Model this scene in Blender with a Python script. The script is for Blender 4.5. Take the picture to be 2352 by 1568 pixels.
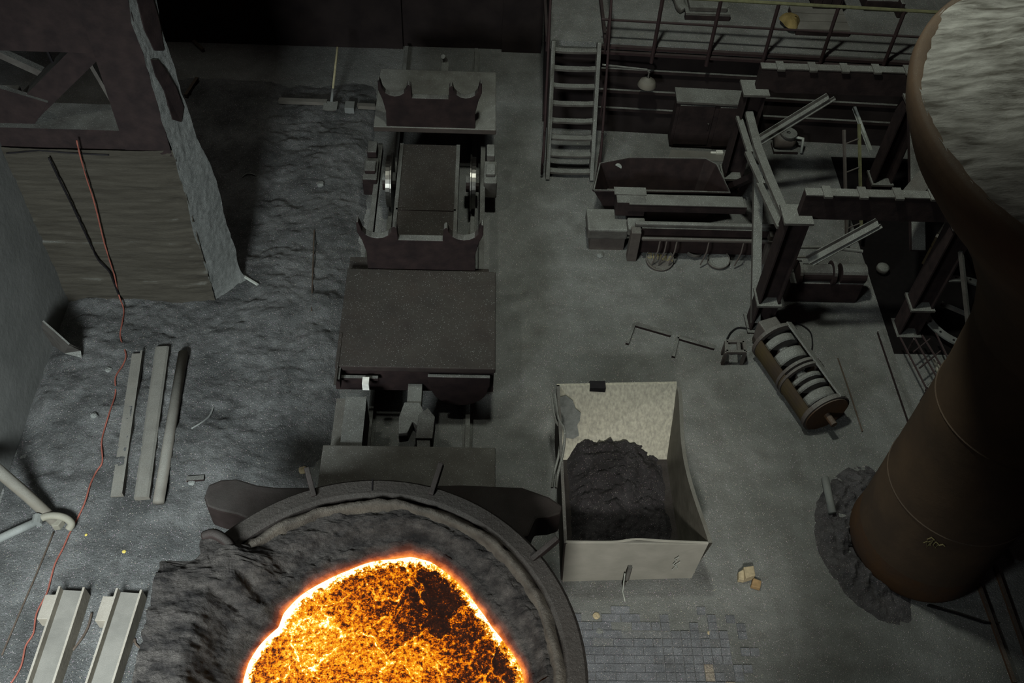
import bpy, math, random
import numpy as np
from mathutils import Vector, Matrix
random.seed(7); rng = np.random.default_rng(7)
for o in list(bpy.data.objects): bpy.data.objects.remove(o, do_unlink=True)
scn = bpy.context.scene
COL = scn.collection
# ------------------------------------------------------------------ camera
CAM_H = 12.0
FPX = 35.0 / 36.0 * 2352.0
TH = math.atan(1870.0 / FPX); AZ = math.radians(3.5); RO = math.atan(126.0 / 1866.0)
_h = Vector((math.sin(AZ), math.cos(AZ), 0))
CF = math.sin(TH) * _h + Vector((0, 0, -math.cos(TH)))
_r = Vector((math.cos(AZ), -math.sin(AZ), 0)); _u = _r.cross(CF)
CR = math.cos(RO) * _r + math.sin(RO) * _u
CU = math.cos(RO) * _u - math.sin(RO) * _r
cam = bpy.data.cameras.new('camera'); camo = bpy.data.objects.new('camera', cam); COL.objects.link(camo)
cam.lens = 35; cam.sensor_width = 36; cam.clip_end = 200; cam.clip_start = 0.1
camo.matrix_world = Matrix(((CR.x, CU.x, -CF.x, 0), (CR.y, CU.y, -CF.y, 0), (CR.z, CU.z, -CF.z, CAM_H), (0, 0, 0, 1)))
scn.camera = camo
# ------------------------------------------------------------------ world, lights, exposure
w = bpy.data.worlds.new('hall_air'); scn.world = w; w.use_nodes = True
bg = w.node_tree.nodes['Background']; bg.inputs[0].default_value = (0.62, 0.47, 0.48, 1); bg.inputs[1].default_value = 0.03
def area(name, loc, target, size, power, col, sy=None):
    l = bpy.data.lights.new(name, 'AREA'); l.energy = power; l.color = col; l.size = size
    if sy: l.shape = 'RECTANGLE'; l.size_y = sy
    o = bpy.data.objects.new(name, l); COL.objects.link(o); o.location = loc
    o.rotation_euler = (Vector(target) - Vector(loc)).to_track_quat('-Z', 'Y').to_euler(); return o
def spot(name, loc, target, power, col, ang, blend, rad):
    l = bpy.data.lights.new(name, 'SPOT'); l.energy = power; l.color = col; l.spot_size = math.radians(ang); l.spot_blend = blend; l.shadow_soft_size = rad
    o = bpy.data.objects.new(name, l); COL.objects.link(o); o.location = loc
    o.rotation_euler = (Vector(target) - Vector(loc)).to_track_quat('-Z', 'Y').to_euler(); return o
bay = area('bay_daylight', (-4.3, 0.3, 6.4), (-5.0, 4.8, 0), 2.0, 1000, (0.90, 0.98, 1.0)); bay.data.spread = math.radians(130)
spot('casting_bay_lamp', (0.6, -4.5, 10.5), (1.9, 5.5, 0.3), 7600, (1.0, 1.0, 0.95), 20, 0.6, 0.6)  # added spot that brightens the bin front and the paving
spot('hall_floodlight', (-4.6, 7.0, 14.5), (-0.6, 8.6, 0), 900, (0.97, 1.0, 0.90), 60, 0.9, 0.3)
spot('platform_floodlight', (0.5, 9.0, 13.5), (6.2, 12.4, 1.0), 3300, (0.95, 1.0, 0.90), 88, 0.9, 0.4)
spot('rear_bay_lamp', (-6.8, 15.5, 9.0), (-6.0, 13.0, 0), 260, (1.0, 1.0, 0.92), 60, 0.6, 0.3)  # added fill, brightens the floor seen through the pier openings
vs = scn.view_settings; vs.view_transform = 'Standard'; vs.look = 'None'; vs.exposure = 0.0; vs.gamma = 1.0; vs.use_curve_mapping = False
# ------------------------------------------------------------------ measuring helpers (photo pixel -> point on a plane of the place)
def ray(px, py): return CF + (px - 1176) / FPX * CR - (py - 784) / FPX * CU
CP = Vector((0, 0, CAM_H))
def W(px, py, z=0.0):
    d = ray(px, py); return CP + d * ((z - CAM_H) / d.z)
def Wy(px, py, Y):
    d = ray(px, py); return CP + d * (Y / d.y)
def Wx(px, py, X):
    d = ray(px, py); return CP + d * (X / d.x)
# ------------------------------------------------------------------ noise on numpy grids
_perm = np.random.default_rng(3).random((256, 256))
def vnoise(x, y):
    xi = np.floor(x).astype(int); yi = np.floor(y).astype(int); fx = x - xi; fy = y - yi
    fx = fx * fx * (3 - 2 * fx); fy = fy * fy * (3 - 2 * fy)
    g = lambda a, b: _perm[a & 255, b & 255]
    return (g(xi, yi) * (1 - fx) + g(xi + 1, yi) * fx) * (1 - fy) + (g(xi, yi + 1) * (1 - fx) + g(xi + 1, yi + 1) * fx) * fy
def fbm(x, y, s=1.0, o=4, g=0.5):
    r = 0; a = 1; t = 0
    for i in range(o):
        r = r + a * (vnoise(x * s + 17.3 * i, y * s + 9.1 * i) - 0.5); t += a; a *= g; s *= 2.1
    return r / t * 2
def sst(a, b, x): 
    t = np.clip((x - a) / (b - a), 0, 1); return t * t * (3 - 2 * t)
# ------------------------------------------------------------------ mesh collector
ORG = {}
class MB:
    def __init__(s): s.v = []; s.f = []
    def add(s, vs, fs):
        n = len(s.v); s.v += [Vector(p) for p in vs]; s.f += [tuple(i + n for i in q) for q in fs]; return s
    def hexa(s, b, t):   # 4 bottom, 4 top points
        return s.add(list(b) + list(t), [(3, 2, 1, 0), (4, 5, 6, 7), (0, 1, 5, 4), (1, 2, 6, 5), (2, 3, 7, 6), (3, 0, 4, 7)])
    def box(s, x0, x1, y0, y1, z0, z1):
        return s.hexa([(x0, y0, z0), (x1, y0, z0), (x1, y1, z0), (x0, y1, z0)], [(x0, y0, z1), (x1, y0, z1), (x1, y1, z1), (x0, y1, z1)])
    def frame(s, a, b, up=(0, 0, 1)):
        a = Vector(a); b = Vector(b); d = (b - a).normalized(); u = Vector(up)
        if abs(d.dot(u)) > 0.98: u = Vector((0, 1, 0))
        sd = d.cross(u).normalized(); u = sd.cross(d).normalized(); return a, b, sd, u
    def bar(s, a, b, w, h, up=(0, 0, 1)):
        a, b, sd, u = s.frame(a, b, up); q = [sd * (-w / 2) + u * (-h / 2), sd * (w / 2) + u * (-h / 2), sd * (w / 2) + u * (h / 2), sd * (-w / 2) + u * (h / 2)]
        return s.hexa([a + p for p in q], [b + p for p in q])
    def sec(s, a, b, poly, up=(0, 0, 1)):   # extrude a 2-D section (side, up) from a to b
        a, b, sd, u = s.frame(a, b, up); n = len(poly)
        vs = [a + sd * p[0] + u * p[1] for p in poly] + [b + sd * p[0] + u * p[1] for p in poly]
        fs = [(i, (i + 1) % n, (i + 1) % n + n, i + n) for i in range(n)] + [tuple(range(n - 1, -1, -1)), tuple(range(n, 2 * n))]
        return s.add(vs, fs)
    def hb(s, a, b, w, h, tf, tw, up=(0, 0, 1)):
        W2, H2, t = w / 2, h / 2, tw / 2
        return s.sec(a, b, [(-W2, -H2), (W2, -H2), (W2, -H2 + tf), (t, -H2 + tf), (t, H2 - tf), (W2, H2 - tf), (W2, H2), (-W2, H2), (-W2, H2 - tf), (-t, H2 - tf), (-t, -H2 + tf), (-W2, -H2 + tf)], up)
    def angle(s, a, b, w, h, t, up=(0, 0, 1)):
        return s.sec(a, b, [(0, 0), (w, 0), (w, t), (t, t), (t, h), (0, h)], up)
    def tube(s, pts, r, n=8):
        pts = [Vector(p) for p in pts]; rs = r if isinstance(r, (list, tuple)) else [r] * len(pts)
        base = len(s.v); pu = Vector((0, 0, 1))
        for i, p in enumerate(pts):
            d = (pts[min(i + 1, len(pts) - 1)] - pts[max(i - 1, 0)]).normalized()
            sd = d.cross(pu)
            if sd.length < 0.05: sd = d.cross(Vector((0, 1, 0)))
            sd.normalize(); u = sd.cross(d)
            for k in range(n):
                t = 2 * math.pi * k / n; s.v.append(p + (sd * math.cos(t) + u * math.sin(t)) * rs[i])
        for i in range(len(pts) - 1):
            for k in range(n):
                a = base + i * n + k; b = base + i * n + (k + 1) % n; s.f.append((a, b, b + n, a + n))
        s.f.append(tuple(base + k for k in range(n - 1, -1, -1))); s.f.append(tuple(base + (len(pts) - 1) * n + k for k in range(n)))
        return s
    def prism(s, poly, y0, y1, pl='xz'):     # polygon in plane, extruded along the third axis
        n = len(poly)
        mk = (lambda p, d: Vector((p[0], d, p[1]))) if pl == 'xz' else ((lambda p, d: Vector((p[0], p[1], d))) if pl == 'xy' else (lambda p, d: Vector((d, p[0], p[1]))))
        vs = [mk(p, y0) for p in poly] + [mk(p, y1) for p in poly]
        return s.add(vs, [(i, (i + 1) % n, (i + 1) % n + n, i + n) for i in range(n)] + [tuple(range(n - 1, -1, -1)), tuple(range(n, 2 * n))])
    def lathe(s, prof, c, n=48, axis='z', a0=0, a1=2 * math.pi):
        full = abs(a1 - a0 - 2 * math.pi) < 1e-6; m = n if full else n + 1; base = len(s.v)
        for i in range(m):
            t = a0 + (a1 - a0) * i / n; ct, st = math.cos(t), math.sin(t)
            for r, z in prof:
                p = (r * ct, r * st, z) if axis == 'z' else ((z, r * ct, r * st) if axis == 'x' else (r * ct, z, r * st))
                s.v.append(Vector(p) + Vector(c))
        k = len(prof)
        for i in range(n):
            j = (i + 1) % m
            for q in range(k - 1): s.f.append((base + i * k + q, base + j * k + q, base + j * k + q + 1, base + i * k + q + 1))
        return s
    def grid(s, X, Y, Z):
        ny, nx = X.shape; base = len(s.v)
        s.v += [Vector(p) for p in zip(X.ravel().tolist(), Y.ravel().tolist(), Z.ravel().tolist())]
        s.f += [(base + j * nx + i, base + j * nx + i + 1, base + (j + 1) * nx + i + 1, base + (j + 1) * nx + i) for j in range(ny - 1) for i in range(nx - 1)]
        return s
    def xf(s, M, start=0):
        for i in range(start, len(s.v)): s.v[i] = M @ s.v[i]
        return s
    def mesh(s, name, org):
        me = bpy.data.meshes.new(name); me.from_pydata([tuple(p - org) for p in s.v], [], s.f); return me
    def build(s, name, m, parent=None, smooth=False, bevel=0.0, org=None):
        if parent is not None: org = ORG[parent.name]
        elif org is None:
            xs = [p.x for p in s.v]; ys = [p.y for p in s.v]; zs = [p.z for p in s.v]
            org = Vector(((min(xs) + max(xs)) / 2, (min(ys) + max(ys)) / 2, min(zs)))
        me = s.mesh(name, org); o = bpy.data.objects.new(name, me); COL.objects.link(o)
        me.materials.append(m)
        if smooth: me.shade_smooth() if hasattr(me, 'shade_smooth') else None
        if parent is not None: o.parent = parent
        else: o.location = org
        ORG[o.name] = org
        if bevel > 0:
            b = o.modifiers.new('edge', 'BEVEL'); b.width = bevel; b.segments = 2; b.limit_method = 'ANGLE'; b.angle_limit = math.radians(40)
        return o
def tag(o, label, cat, group=None):
    o['label'] = label; o['category'] = cat
    if group: o['group'] = group
    return o
def thing(name, loc, label, cat, group=None):
    o = bpy.data.objects.new(name, None); COL.objects.link(o); o.location = loc; o.empty_display_size = 0.2
    ORG[o.name] = Vector(loc); return tag(o, label, cat, group)
def struct(o, label=None):
    o['kind'] = 'structure'
    if label: o['label'] = label
    return o
def bezier(pts, n=8):   # Catmull-Rom through points
    P = [Vector(p) for p in pts]; P = [P[0] * 2 - P[1]] + P + [P[-1] * 2 - P[-2]]; r = []
    for i in range(1, len(P) - 2):
        for k in range(n):
            t = k / n; a, b, c, d = P[i - 1], P[i], P[i + 1], P[i + 2]
            r.append(0.5 * ((2 * b) + (c - a) * t + (2 * a - 5 * b + 4 * c - d) * t * t + (3 * b - 3 * c + d - a) * t ** 3))
    r.append(P[-2]); return r
# ------------------------------------------------------------------ materials
def _nt(name):
    m = bpy.data.materials.new(name); m.use_nodes = True; nt = m.node_tree
    return m, nt, nt.nodes['Principled BSDF'], (lambda t: nt.nodes.new(t)), nt.links.new
def _ramp(N, a, b, ca, cb):
    r = N('ShaderNodeValToRGB'); e = r.color_ramp.elements; e[0].position = a; e[1].position = b
    e[0].color = (*ca, 1) if len(ca) == 3 else ca; e[1].color = (*cb, 1) if len(cb) == 3 else cb; return r
def _noise(N, L, co, sc, det=4, ro=0.55):
    n = N('ShaderNodeTexNoise'); n.inputs['Scale'].default_value = sc; n.inputs['Detail'].default_value = det; n.inputs['Roughness'].default_value = ro
    L(co, n.inputs['Vector']); return n.outputs['Fac']
def _mix(N, L, f, a, b, mode='MIX'):
    m = N('ShaderNodeMix'); m.data_type = 'RGBA'; m.blend_type = mode
    if hasattr(f, 'links'): L(f, m.inputs[0])
    else: m.inputs[0].default_value = f
    for i, c in ((6, a), (7, b)):
        if hasattr(c, 'links'): L(c, m.inputs[i])
        else: m.inputs[i].default_value = (*c, 1)
    return m.outputs[2]
def _math(N, L, op, a, b=0.0, clamp=False):
    m = N('ShaderNodeMath'); m.operation = op; m.use_clamp = clamp
    for i, c in ((0, a), (1, b)):
        if hasattr(c, 'links'): L(c, m.inputs[i])
        else: m.inputs[i].default_value = c
    return m.outputs[0]
DUST = (0.150, 0.156, 0.142)
def dusty(name, c1, c2, rough=0.75, metal=0.0, dust=0.8, dcol=DUST, sc=6.0, bump=0.25, fleck=0.5, streak=None, lo=0.45, hi=0.85, spec=0.12, srot=0.0):
    """painted / rusty body whose upward faces carry the grey graphite dust of the hall"""
    m, nt, B, N, L = _nt(name)
    co = N('ShaderNodeTexCoord').outputs['Object']
    geo = N('ShaderNodeNewGeometry'); pos = geo.outputs['Position']
    src = pos
    if streak:
        mp = N('ShaderNodeMapping'); mp.inputs['Scale'].default_value = streak; mp.vector_type = 'TEXTURE' if False else 'POINT'; mp.inputs['Rotation'].default_value = (0, 0, math.radians(srot)); L(pos, mp.inputs['Vector']); src = mp.outputs[0]
    n1 = _noise(N, L, src, sc, 5); base = _mix(N, L, _ramp(N, 0.35, 0.65, (0, 0, 0), (1, 1, 1)).outputs[0], c1, c2)
    rp = _ramp(N, 0.33, 0.67, c1, c2); L(n1, rp.inputs[0]); base = rp.outputs[0]
    sep = N('ShaderNodeSeparateXYZ'); L(geo.outputs['Normal'], sep.inputs[0])
    mr = N('ShaderNodeMapRange'); mr.interpolation_type = 'SMOOTHSTEP'; L(sep.outputs[2], mr.inputs[0]); mr.inputs[1].default_value = lo; mr.inputs[2].default_value = hi; mr.inputs[4].default_value = dust
    n2 = _noise(N, L, pos, 3.0, 4); nr = _ramp(N, 0.25, 0.6, (0.45,) * 3, (1,) * 3); L(n2, nr.inputs[0])
    dm = _math(N, L, 'MULTIPLY', mr.outputs[0], nr.outputs[0])
    fine = _noise(N, L, pos, 140.0, 2, 0.7); fr = _ramp(N, 0.36, 0.72, tuple(c * 0.55 for c in dcol), tuple(min(1, c * 1.65) for c in dcol)); L(fine, fr.inputs[0])
    out = _mix(N, L, dm, base, fr.outputs[0])
    if fleck > 0:
        vo = N('ShaderNodeTexVoronoi'); vo.inputs['Scale'].default_value = 100.0; L(pos, vo.inputs['Vector'])
        spr = N('ShaderNodeSeparateColor'); L(vo.outputs['Color'], spr.inputs[0])
        pick = _math(N, L, 'GREATER_THAN', spr.outputs[0], 0.93); near = _math(N, L, 'LESS_THAN', vo.outputs['Distance'], 0.35)
        fm = _math(N, L, 'MULTIPLY', _math(N, L, 'MULTIPLY', pick, near), _math(N, L, 'MULTIPLY', dm, fleck))
        out = _mix(N, L, fm, out, (0.75, 0.78, 0.75))
    L(out, B.inputs['Base Color']); B.inputs['Specular IOR Level'].default_value = 0.5 if metal > 0.2 else spec
    B.inputs['Metallic'].default_value = metal
    rr = N('ShaderNodeMapRange'); L(dm, rr.inputs[0]); rr.inputs[3].default_value = rough; rr.inputs[4].default_value = 0.85; L(rr.outputs[0], B.inputs['Roughness'])
    if metal > 0:
        mm = N('ShaderNodeMapRange'); L(dm, mm.inputs[0]); mm.inputs[3].default_value = metal; mm.inputs[4].default_value = 0.0; L(mm.outputs[0], B.inputs['Metallic'])
    bn = N('ShaderNodeBump'); bn.inputs['Strength'].default_value = bump; bn.inputs['Distance'].default_value = 0.02
    L(_noise(N, L, src, sc * 6, 6, 0.65), bn.inputs['Height']); L(bn.outputs[0], B.inputs['Normal'])
    return m
def ground(name, cA, cB, cC, bumpd=0.02, fleck=1.0, big=0.8):
    m, nt, B, N, L = _nt(name)
    pos = N('ShaderNodeNewGeometry').outputs['Position']
    n1 = _noise(N, L, pos, big, 5, 0.6); r1 = _ramp(N, 0.36, 0.62, cA, cB); L(n1, r1.inputs[0])
    n2 = _noise(N, L, pos, big * 4.1, 5, 0.65); r2 = _ramp(N, 0.42, 0.72, (0, 0, 0), (1, 1, 1)); L(n2, r2.inputs[0])
    c = _mix(N, L, _math(N, L, 'MULTIPLY', r2.outputs[0], 0.6), r1.outputs[0], cC)
    fine = _noise(N, L, pos, 120.0, 2, 0.8); rf = _ramp(N, 0.32, 0.70, (0.45,) * 3, (1.6,) * 3); L(fine, rf.inputs[0])
    c = _mix(N, L, 1.0, c, rf.outputs[0], 'MULTIPLY')
    vo = N('ShaderNodeTexVoronoi'); vo.inputs['Scale'].default_value = 95.0; L(pos, vo.inputs['Vector'])
    spr = N('ShaderNodeSeparateColor'); L(vo.outputs['Color'], spr.inputs[0])
    pick = _math(N, L, 'GREATER_THAN', spr.outputs[0], 0.91); near = _math(N, L, 'LESS_THAN', vo.outputs['Distance'], 0.34)
    hue = _mix(N, L, 0.35, (0.85, 0.87, 0.85), vo.outputs['Color'])
    c = _mix(N, L, _math(N, L, 'MULTIPLY', _math(N, L, 'MULTIPLY', pick, near), 0.55 * fleck), c, hue)
    L(c, B.inputs['Base Color']); B.inputs['Roughness'].default_value = 0.8
    B.inputs['Specular IOR Level'].default_value = 0.3
    bn = N('ShaderNodeBump'); bn.inputs['Strength'].default_value = 0.9; bn.inputs['Distance'].default_value = bumpd
    L(_math(N, L, 'ADD', _math(N, L, 'ADD', _noise(N, L, pos, 9.0, 8, 0.7), _math(N, L, 'MULTIPLY', _noise(N, L, pos, 38.0, 5, 0.7), 0.7)), _math(N, L, 'MULTIPLY', fine, 0.15)), bn.inputs['Height']); L(bn.outputs[0], B.inputs['Normal'])
    return m
def plain(name, c, rough=0.6, metal=0.0, c2=None, sc=12.0, bump=0.1, streak=None):
    return dusty(name, c, c2 or tuple(x * 0.7 for x in c), rough, metal, 0.0, sc=sc, bump=bump, fleck=0.0, streak=streak)
M = {}
M['floor'] = ground('floor_dust', (0.105, 0.110, 0.101), (0.165, 0.171, 0.160), (0.085, 0.083, 0.075), 0.022)
M['rubble'] = ground('slag_rubble', (0.075, 0.079, 0.077), (0.165, 0.170, 0.165), (0.045, 0.044, 0.042), 0.08, 1.2, 1.2)
M['concrete'] = dusty('crusted_concrete', (0.040, 0.036, 0.028), (0.062, 0.057, 0.045), 0.9, 0, 0.9, sc=3.0, bump=0.9, streak=(0.6, 0.6, 6.0), lo=0.3, hi=0.7)
M['pierside'] = dusty('dust_coated_concrete', (0.135, 0.142, 0.132), (0.19, 0.198, 0.186), 0.9, 0, 0.0, sc=14.0, bump=1.0)
M['wall'] = dusty('sooty_wall', (0.125, 0.130, 0.122), (0.165, 0.17, 0.16), 0.9, 0, 0.8, sc=1.5, bump=0.3)
M['soot'] = dusty('black_soot_wall', (0.012, 0.009, 0.009), (0.020, 0.015, 0.014), 0.95, 0, 0.3, sc=2.0, bump=0.3)  # near-black tone carries the darkness at the back of the hall
M['dark'] = dusty('dark_red_brown_steel', (0.014, 0.010, 0.010), (0.025, 0.017, 0.016), 0.7, 0.0, 0.85, sc=5.0)
M['deck'] = dusty('dusty_deck_plate', (0.020, 0.015, 0.014), (0.034, 0.026, 0.022), 0.75, 0.0, 0.60, dcol=(0.046, 0.045, 0.039), sc=2.5)  # darkened plate and dust carry the shade over the pot car deck
M['decklight'] = dusty('dusty_ladle_car_plate', (0.03, 0.024, 0.02), (0.045, 0.036, 0.03), 0.75, 0.0, 0.75, dcol=(0.13, 0.13, 0.115), sc=2.5)
M['sootbeam'] = dusty('soot_black_steel', (0.009, 0.006, 0.005), (0.016, 0.011, 0.010), 0.85, 0.0, 0.10, sc=5.0, fleck=0)
M['deck2'] = dusty('dusty_rear_deck', (0.03, 0.025, 0.02), (0.05, 0.04, 0.035), 0.8, 0.0, 0.85, dcol=(0.17, 0.175, 0.158), sc=2.5)  # paler dust carries the light falling on the rear deck
M['cardark'] = dusty('sooty_car_steel', (0.012, 0.008, 0.008), (0.022, 0.014, 0.013), 0.8, 0.0, 0.75, sc=5.0)
M['rust'] = dusty('rusty_steel', (0.065, 0.034, 0.016), (0.045, 0.030, 0.022), 0.8, 0.0, 0.3, sc=2.2)
M['rustdark'] = dusty('dark_rusty_shell', (0.070, 0.046, 0.028), (0.046, 0.032, 0.022), 0.75, 0.0, 0.1, sc=1.6)
M['dusted'] = dusty('dust_covered_steel', (0.050, 0.045, 0.040), (0.080, 0.075, 0.066), 0.8, 0, 0.95, sc=6, lo=0.2, hi=0.6)
M['bright'] = dusty('worn_bright_steel', (0.36, 0.345, 0.27), (0.22, 0.212, 0.172), 0.42, 0.35, 0.0, sc=5.0, bump=0.25, fleck=0, streak=(6.0, 6.0, 0.6))  # raised colour carries the highlight on the bin's back wall
M['tan'] = dusty('tan_painted_beam', (0.20, 0.18, 0.145), (0.27, 0.245, 0.195), 0.7, 0, 0.45, dcol=(0.20, 0.195, 0.18), sc=3.0, bump=0.2, fleck=0.15)
M['beamweb'] = dusty('grey_brown_rail', (0.105, 0.10, 0.088), (0.15, 0.14, 0.122), 0.7, 0, 0.3, sc=3.0, bump=0.2, fleck=0.1)
M['wheel'] = plain('polished_wheel_tread', (0.16, 0.155, 0.14), 0.35, 1.0, bump=0.03)
M['red'] = plain('red_cable_rubber', (0.22, 0.075, 0.055), 0.6)
M['black'] = plain('black_cable', (0.010, 0.009, 0.010), 0.6)
M['rod'] = plain('rusty_rod', (0.075, 0.058, 0.045), 0.7)
M['wood'] = plain('pale_wood', (0.36, 0.33, 0.20), 0.7)
M['pale'] = plain('pale_painted_pipe', (0.36, 0.38, 0.34), 0.6)
M['white'] = plain('white_paint', (0.75, 0.75, 0.68), 0.5)
M['fire'] = plain('tan_firebrick', (0.36, 0.30, 0.19), 0.85, sc=20)
M['yellow'] = plain('yellow_scrap', (0.5, 0.4, 0.10), 0.7)
M['ochre'] = dusty('ochre_stained_steel', (0.055, 0.040, 0.018), (0.038, 0.028, 0.020), 0.7, 0, 0.35, sc=2.5)
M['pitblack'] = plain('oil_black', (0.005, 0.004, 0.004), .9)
M['railing'] = dusty('dark_railing_steel', (0.030, 0.018, 0.018), (0.022, 0.014, 0.014), 0.7, 0, 0.12, sc=5)
M['olive'] = plain('olive_painted_rail', (0.13, 0.13, 0.07), 0.6)
# ------------------------------------------------------------------ molten slag and crust materials
def molten():
    m, nt, B, N, L = _nt('molten_slag')
    pos = N('ShaderNodeNewGeometry').outputs['Position']
    at = N('ShaderNodeAttribute'); at.attribute_name = 'rim'; rim = at.outputs['Fac']
    wn = N('ShaderNodeTexNoise'); wn.inputs['Scale'].default_value = 6.0; wn.inputs['Detail'].default_value = 5; L(pos, wn.inputs['Vector'])
    vm = N('ShaderNodeVectorMath'); vm.operation = 'MULTIPLY_ADD'; L(wn.outputs['Color'], vm.inputs[0]); vm.inputs[1].default_value = (0.16, 0.16, 0.0); L(pos, vm.inputs[2]); wp = vm.outputs[0]
    wn2 = N('ShaderNodeTexNoise'); wn2.inputs['Scale'].default_value = 1.7; wn2.inputs['Detail'].default_value = 3; L(pos, wn2.inputs['Vector'])
    vm2 = N('ShaderNodeVectorMath'); vm2.operation = 'MULTIPLY_ADD'; L(wn2.outputs['Color'], vm2.inputs[0]); vm2.inputs[1].default_value = (0.9, 0.9, 0.0); L(wp, vm2.inputs[2]); wv = vm2.outputs[0]
    g = _noise(N, L, pos, 24.0, 9, 0.74)                      # granular crust
    g2 = _noise(N, L, pos, 70.0, 4, 0.65)
    big = _noise(N, L, pos, 2.1, 3, 0.5)
    vo = N('ShaderNodeTexVoronoi'); vo.feature = 'DISTANCE_TO_EDGE'; vo.inputs['Scale'].default_value = 2.2; L(wv, vo.inputs['Vector'])
    vr = N('ShaderNodeMapRange'); vr.interpolation_type = 'SMOOTHSTEP'; L(vo.outputs['Distance'], vr.inputs[0]); vr.inputs[1].default_value = 0.0; vr.inputs[2].default_value = 0.05; vr.inputs[3].default_value = 1.0; vr.inputs[4].default_value = 0.0
    vo2 = N('ShaderNodeTexVoronoi'); vo2.feature = 'DISTANCE_TO_EDGE'; vo2.inputs['Scale'].default_value = 8.0; L(wv, vo2.inputs['Vector'])
    vr2 = N('ShaderNodeMapRange'); vr2.interpolation_type = 'SMOOTHSTEP'; L(vo2.outputs['Distance'], vr2.inputs[0]); vr2.inputs[1].default_value = 0.0; vr2.inputs[2].default_value = 0.07; vr2.inputs[3].default_value = 1.0; vr2.inputs[4].default_value = 0.0
    # plates of colder crust lie on the far right of the bath
    sx = N('ShaderNodeSeparateXYZ'); L(pos, sx.inputs[0])
    cold = N('ShaderNodeMapRange'); cold.interpolation_type = 'SMOOTHSTEP'
    L(_math(N, L, 'ADD', _math(N, L, 'MULTIPLY', sx.outputs[0], 0.75), _math(N, L, 'MULTIPLY', sx.outputs[1], 0.55)), cold.inputs[0]); cold.inputs[1].default_value = 1.25; cold.inputs[2].default_value = 2.1; cold.inputs[3].default_value = 0.0; cold.inputs[4].default_value = 1.0
    h = _math(N, L, 'ADD', _math(N, L, 'MULTIPLY', _math(N, L, 'SUBTRACT', g, 0.5), 2.2), 0.575)
    h = _math(N, L, 'ADD', h, _math(N, L, 'MULTIPLY', _math(N, L, 'SUBTRACT', g2, 0.5), 0.7))
    h = _math(N, L, 'ADD', h, _math(N, L, 'MULTIPLY', _math(N, L, 'SUBTRACT', big, 0.5), 0.8))
    h = _math(N, L, 'ADD', h, _math(N, L, 'MULTIPLY', cold.outputs[0], -0.20))
    vc = N('ShaderNodeTexVoronoi'); vc.inputs['Scale'].default_value = 2.2; L(wv, vc.inputs['Vector']); vs_ = N('ShaderNodeSeparateColor'); L(vc.outputs['Color'], vs_.inputs[0])
    plate = _math(N, L, 'MULTIPLY', _math(N, L, 'GREATER_THAN', vs_.outputs[0], 0.45), _math(N, L, 'ADD', cold.outputs[0], 0.12))
    h = _math(N, L, 'ADD', h, _math(N, L, 'MULTIPLY', plate, -0.20))
    h = _math(N, L, 'ADD', h, _math(N, L, 'MULTIPLY', _math(N, L, 'MULTIPLY', vr.outputs[0], _noise(N, L, pos, 3.3, 3, 0.6)), 0.46))
    h = _math(N, L, 'ADD', h, _math(N, L, 'MULTIPLY', vr2.outputs[0], 0.10))
    rr = N('ShaderNodeMapRange'); rr.interpolation_type = 'SMOOTHSTEP'; L(_math(N, L, 'ADD', rim, _math(N, L, 'MULTIPLY', _math(N, L, 'SUBTRACT', g, 0.5), 0.16)), rr.inputs[0]); rr.inputs[1].default_value = 0.92; rr.inputs[2].default_value = 0.985; rr.inputs[4].default_value = 0.62
    h = _math(N, L, 'ADD', h, rr.outputs[0])
    r = N('ShaderNodeValToRGB'); L(h, r.inputs[0]); e = r.color_ramp.elements
    stops = [(0.0, (0.012, 0.005, 0.004)), (0.30, (0.035, 0.009, 0.004)), (0.42, (0.22, 0.034, 0.001)), (0.54, (0.85, 0.165, 0.002)), (0.68, (1.0, 0.36, 0.005)), (0.82, (1.0, 0.62, 0.02)), (0.93, (1.15, 1.0, 0.22)), (1.0, (2.0, 1.9, 1.1))]
    e[0].position = 0; e[0].color = (*stops[0][1], 1); e[1].position = 1; e[1].color = (*stops[-1][1], 1)
    for p, c in stops[1:-1]: el = e.new(p); el.color = (*c, 1)
    B.inputs['Base Color'].default_value = (0.006, 0.004, 0.003, 1); B.inputs['Roughness'].default_value = 0.9; B.inputs['Specular IOR Level'].default_value = 0.0
    L(r.outputs[0], B.inputs['Emission Color']); B.inputs['Emission Strength'].default_value = 1.0
    bn = N('ShaderNodeBump'); bn.inputs['Strength'].default_value = 0.5; bn.inputs['Distance'].default_value = 0.03; L(g, bn.inputs['Height']); L(bn.outputs[0], B.inputs['Normal'])
    return m
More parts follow.
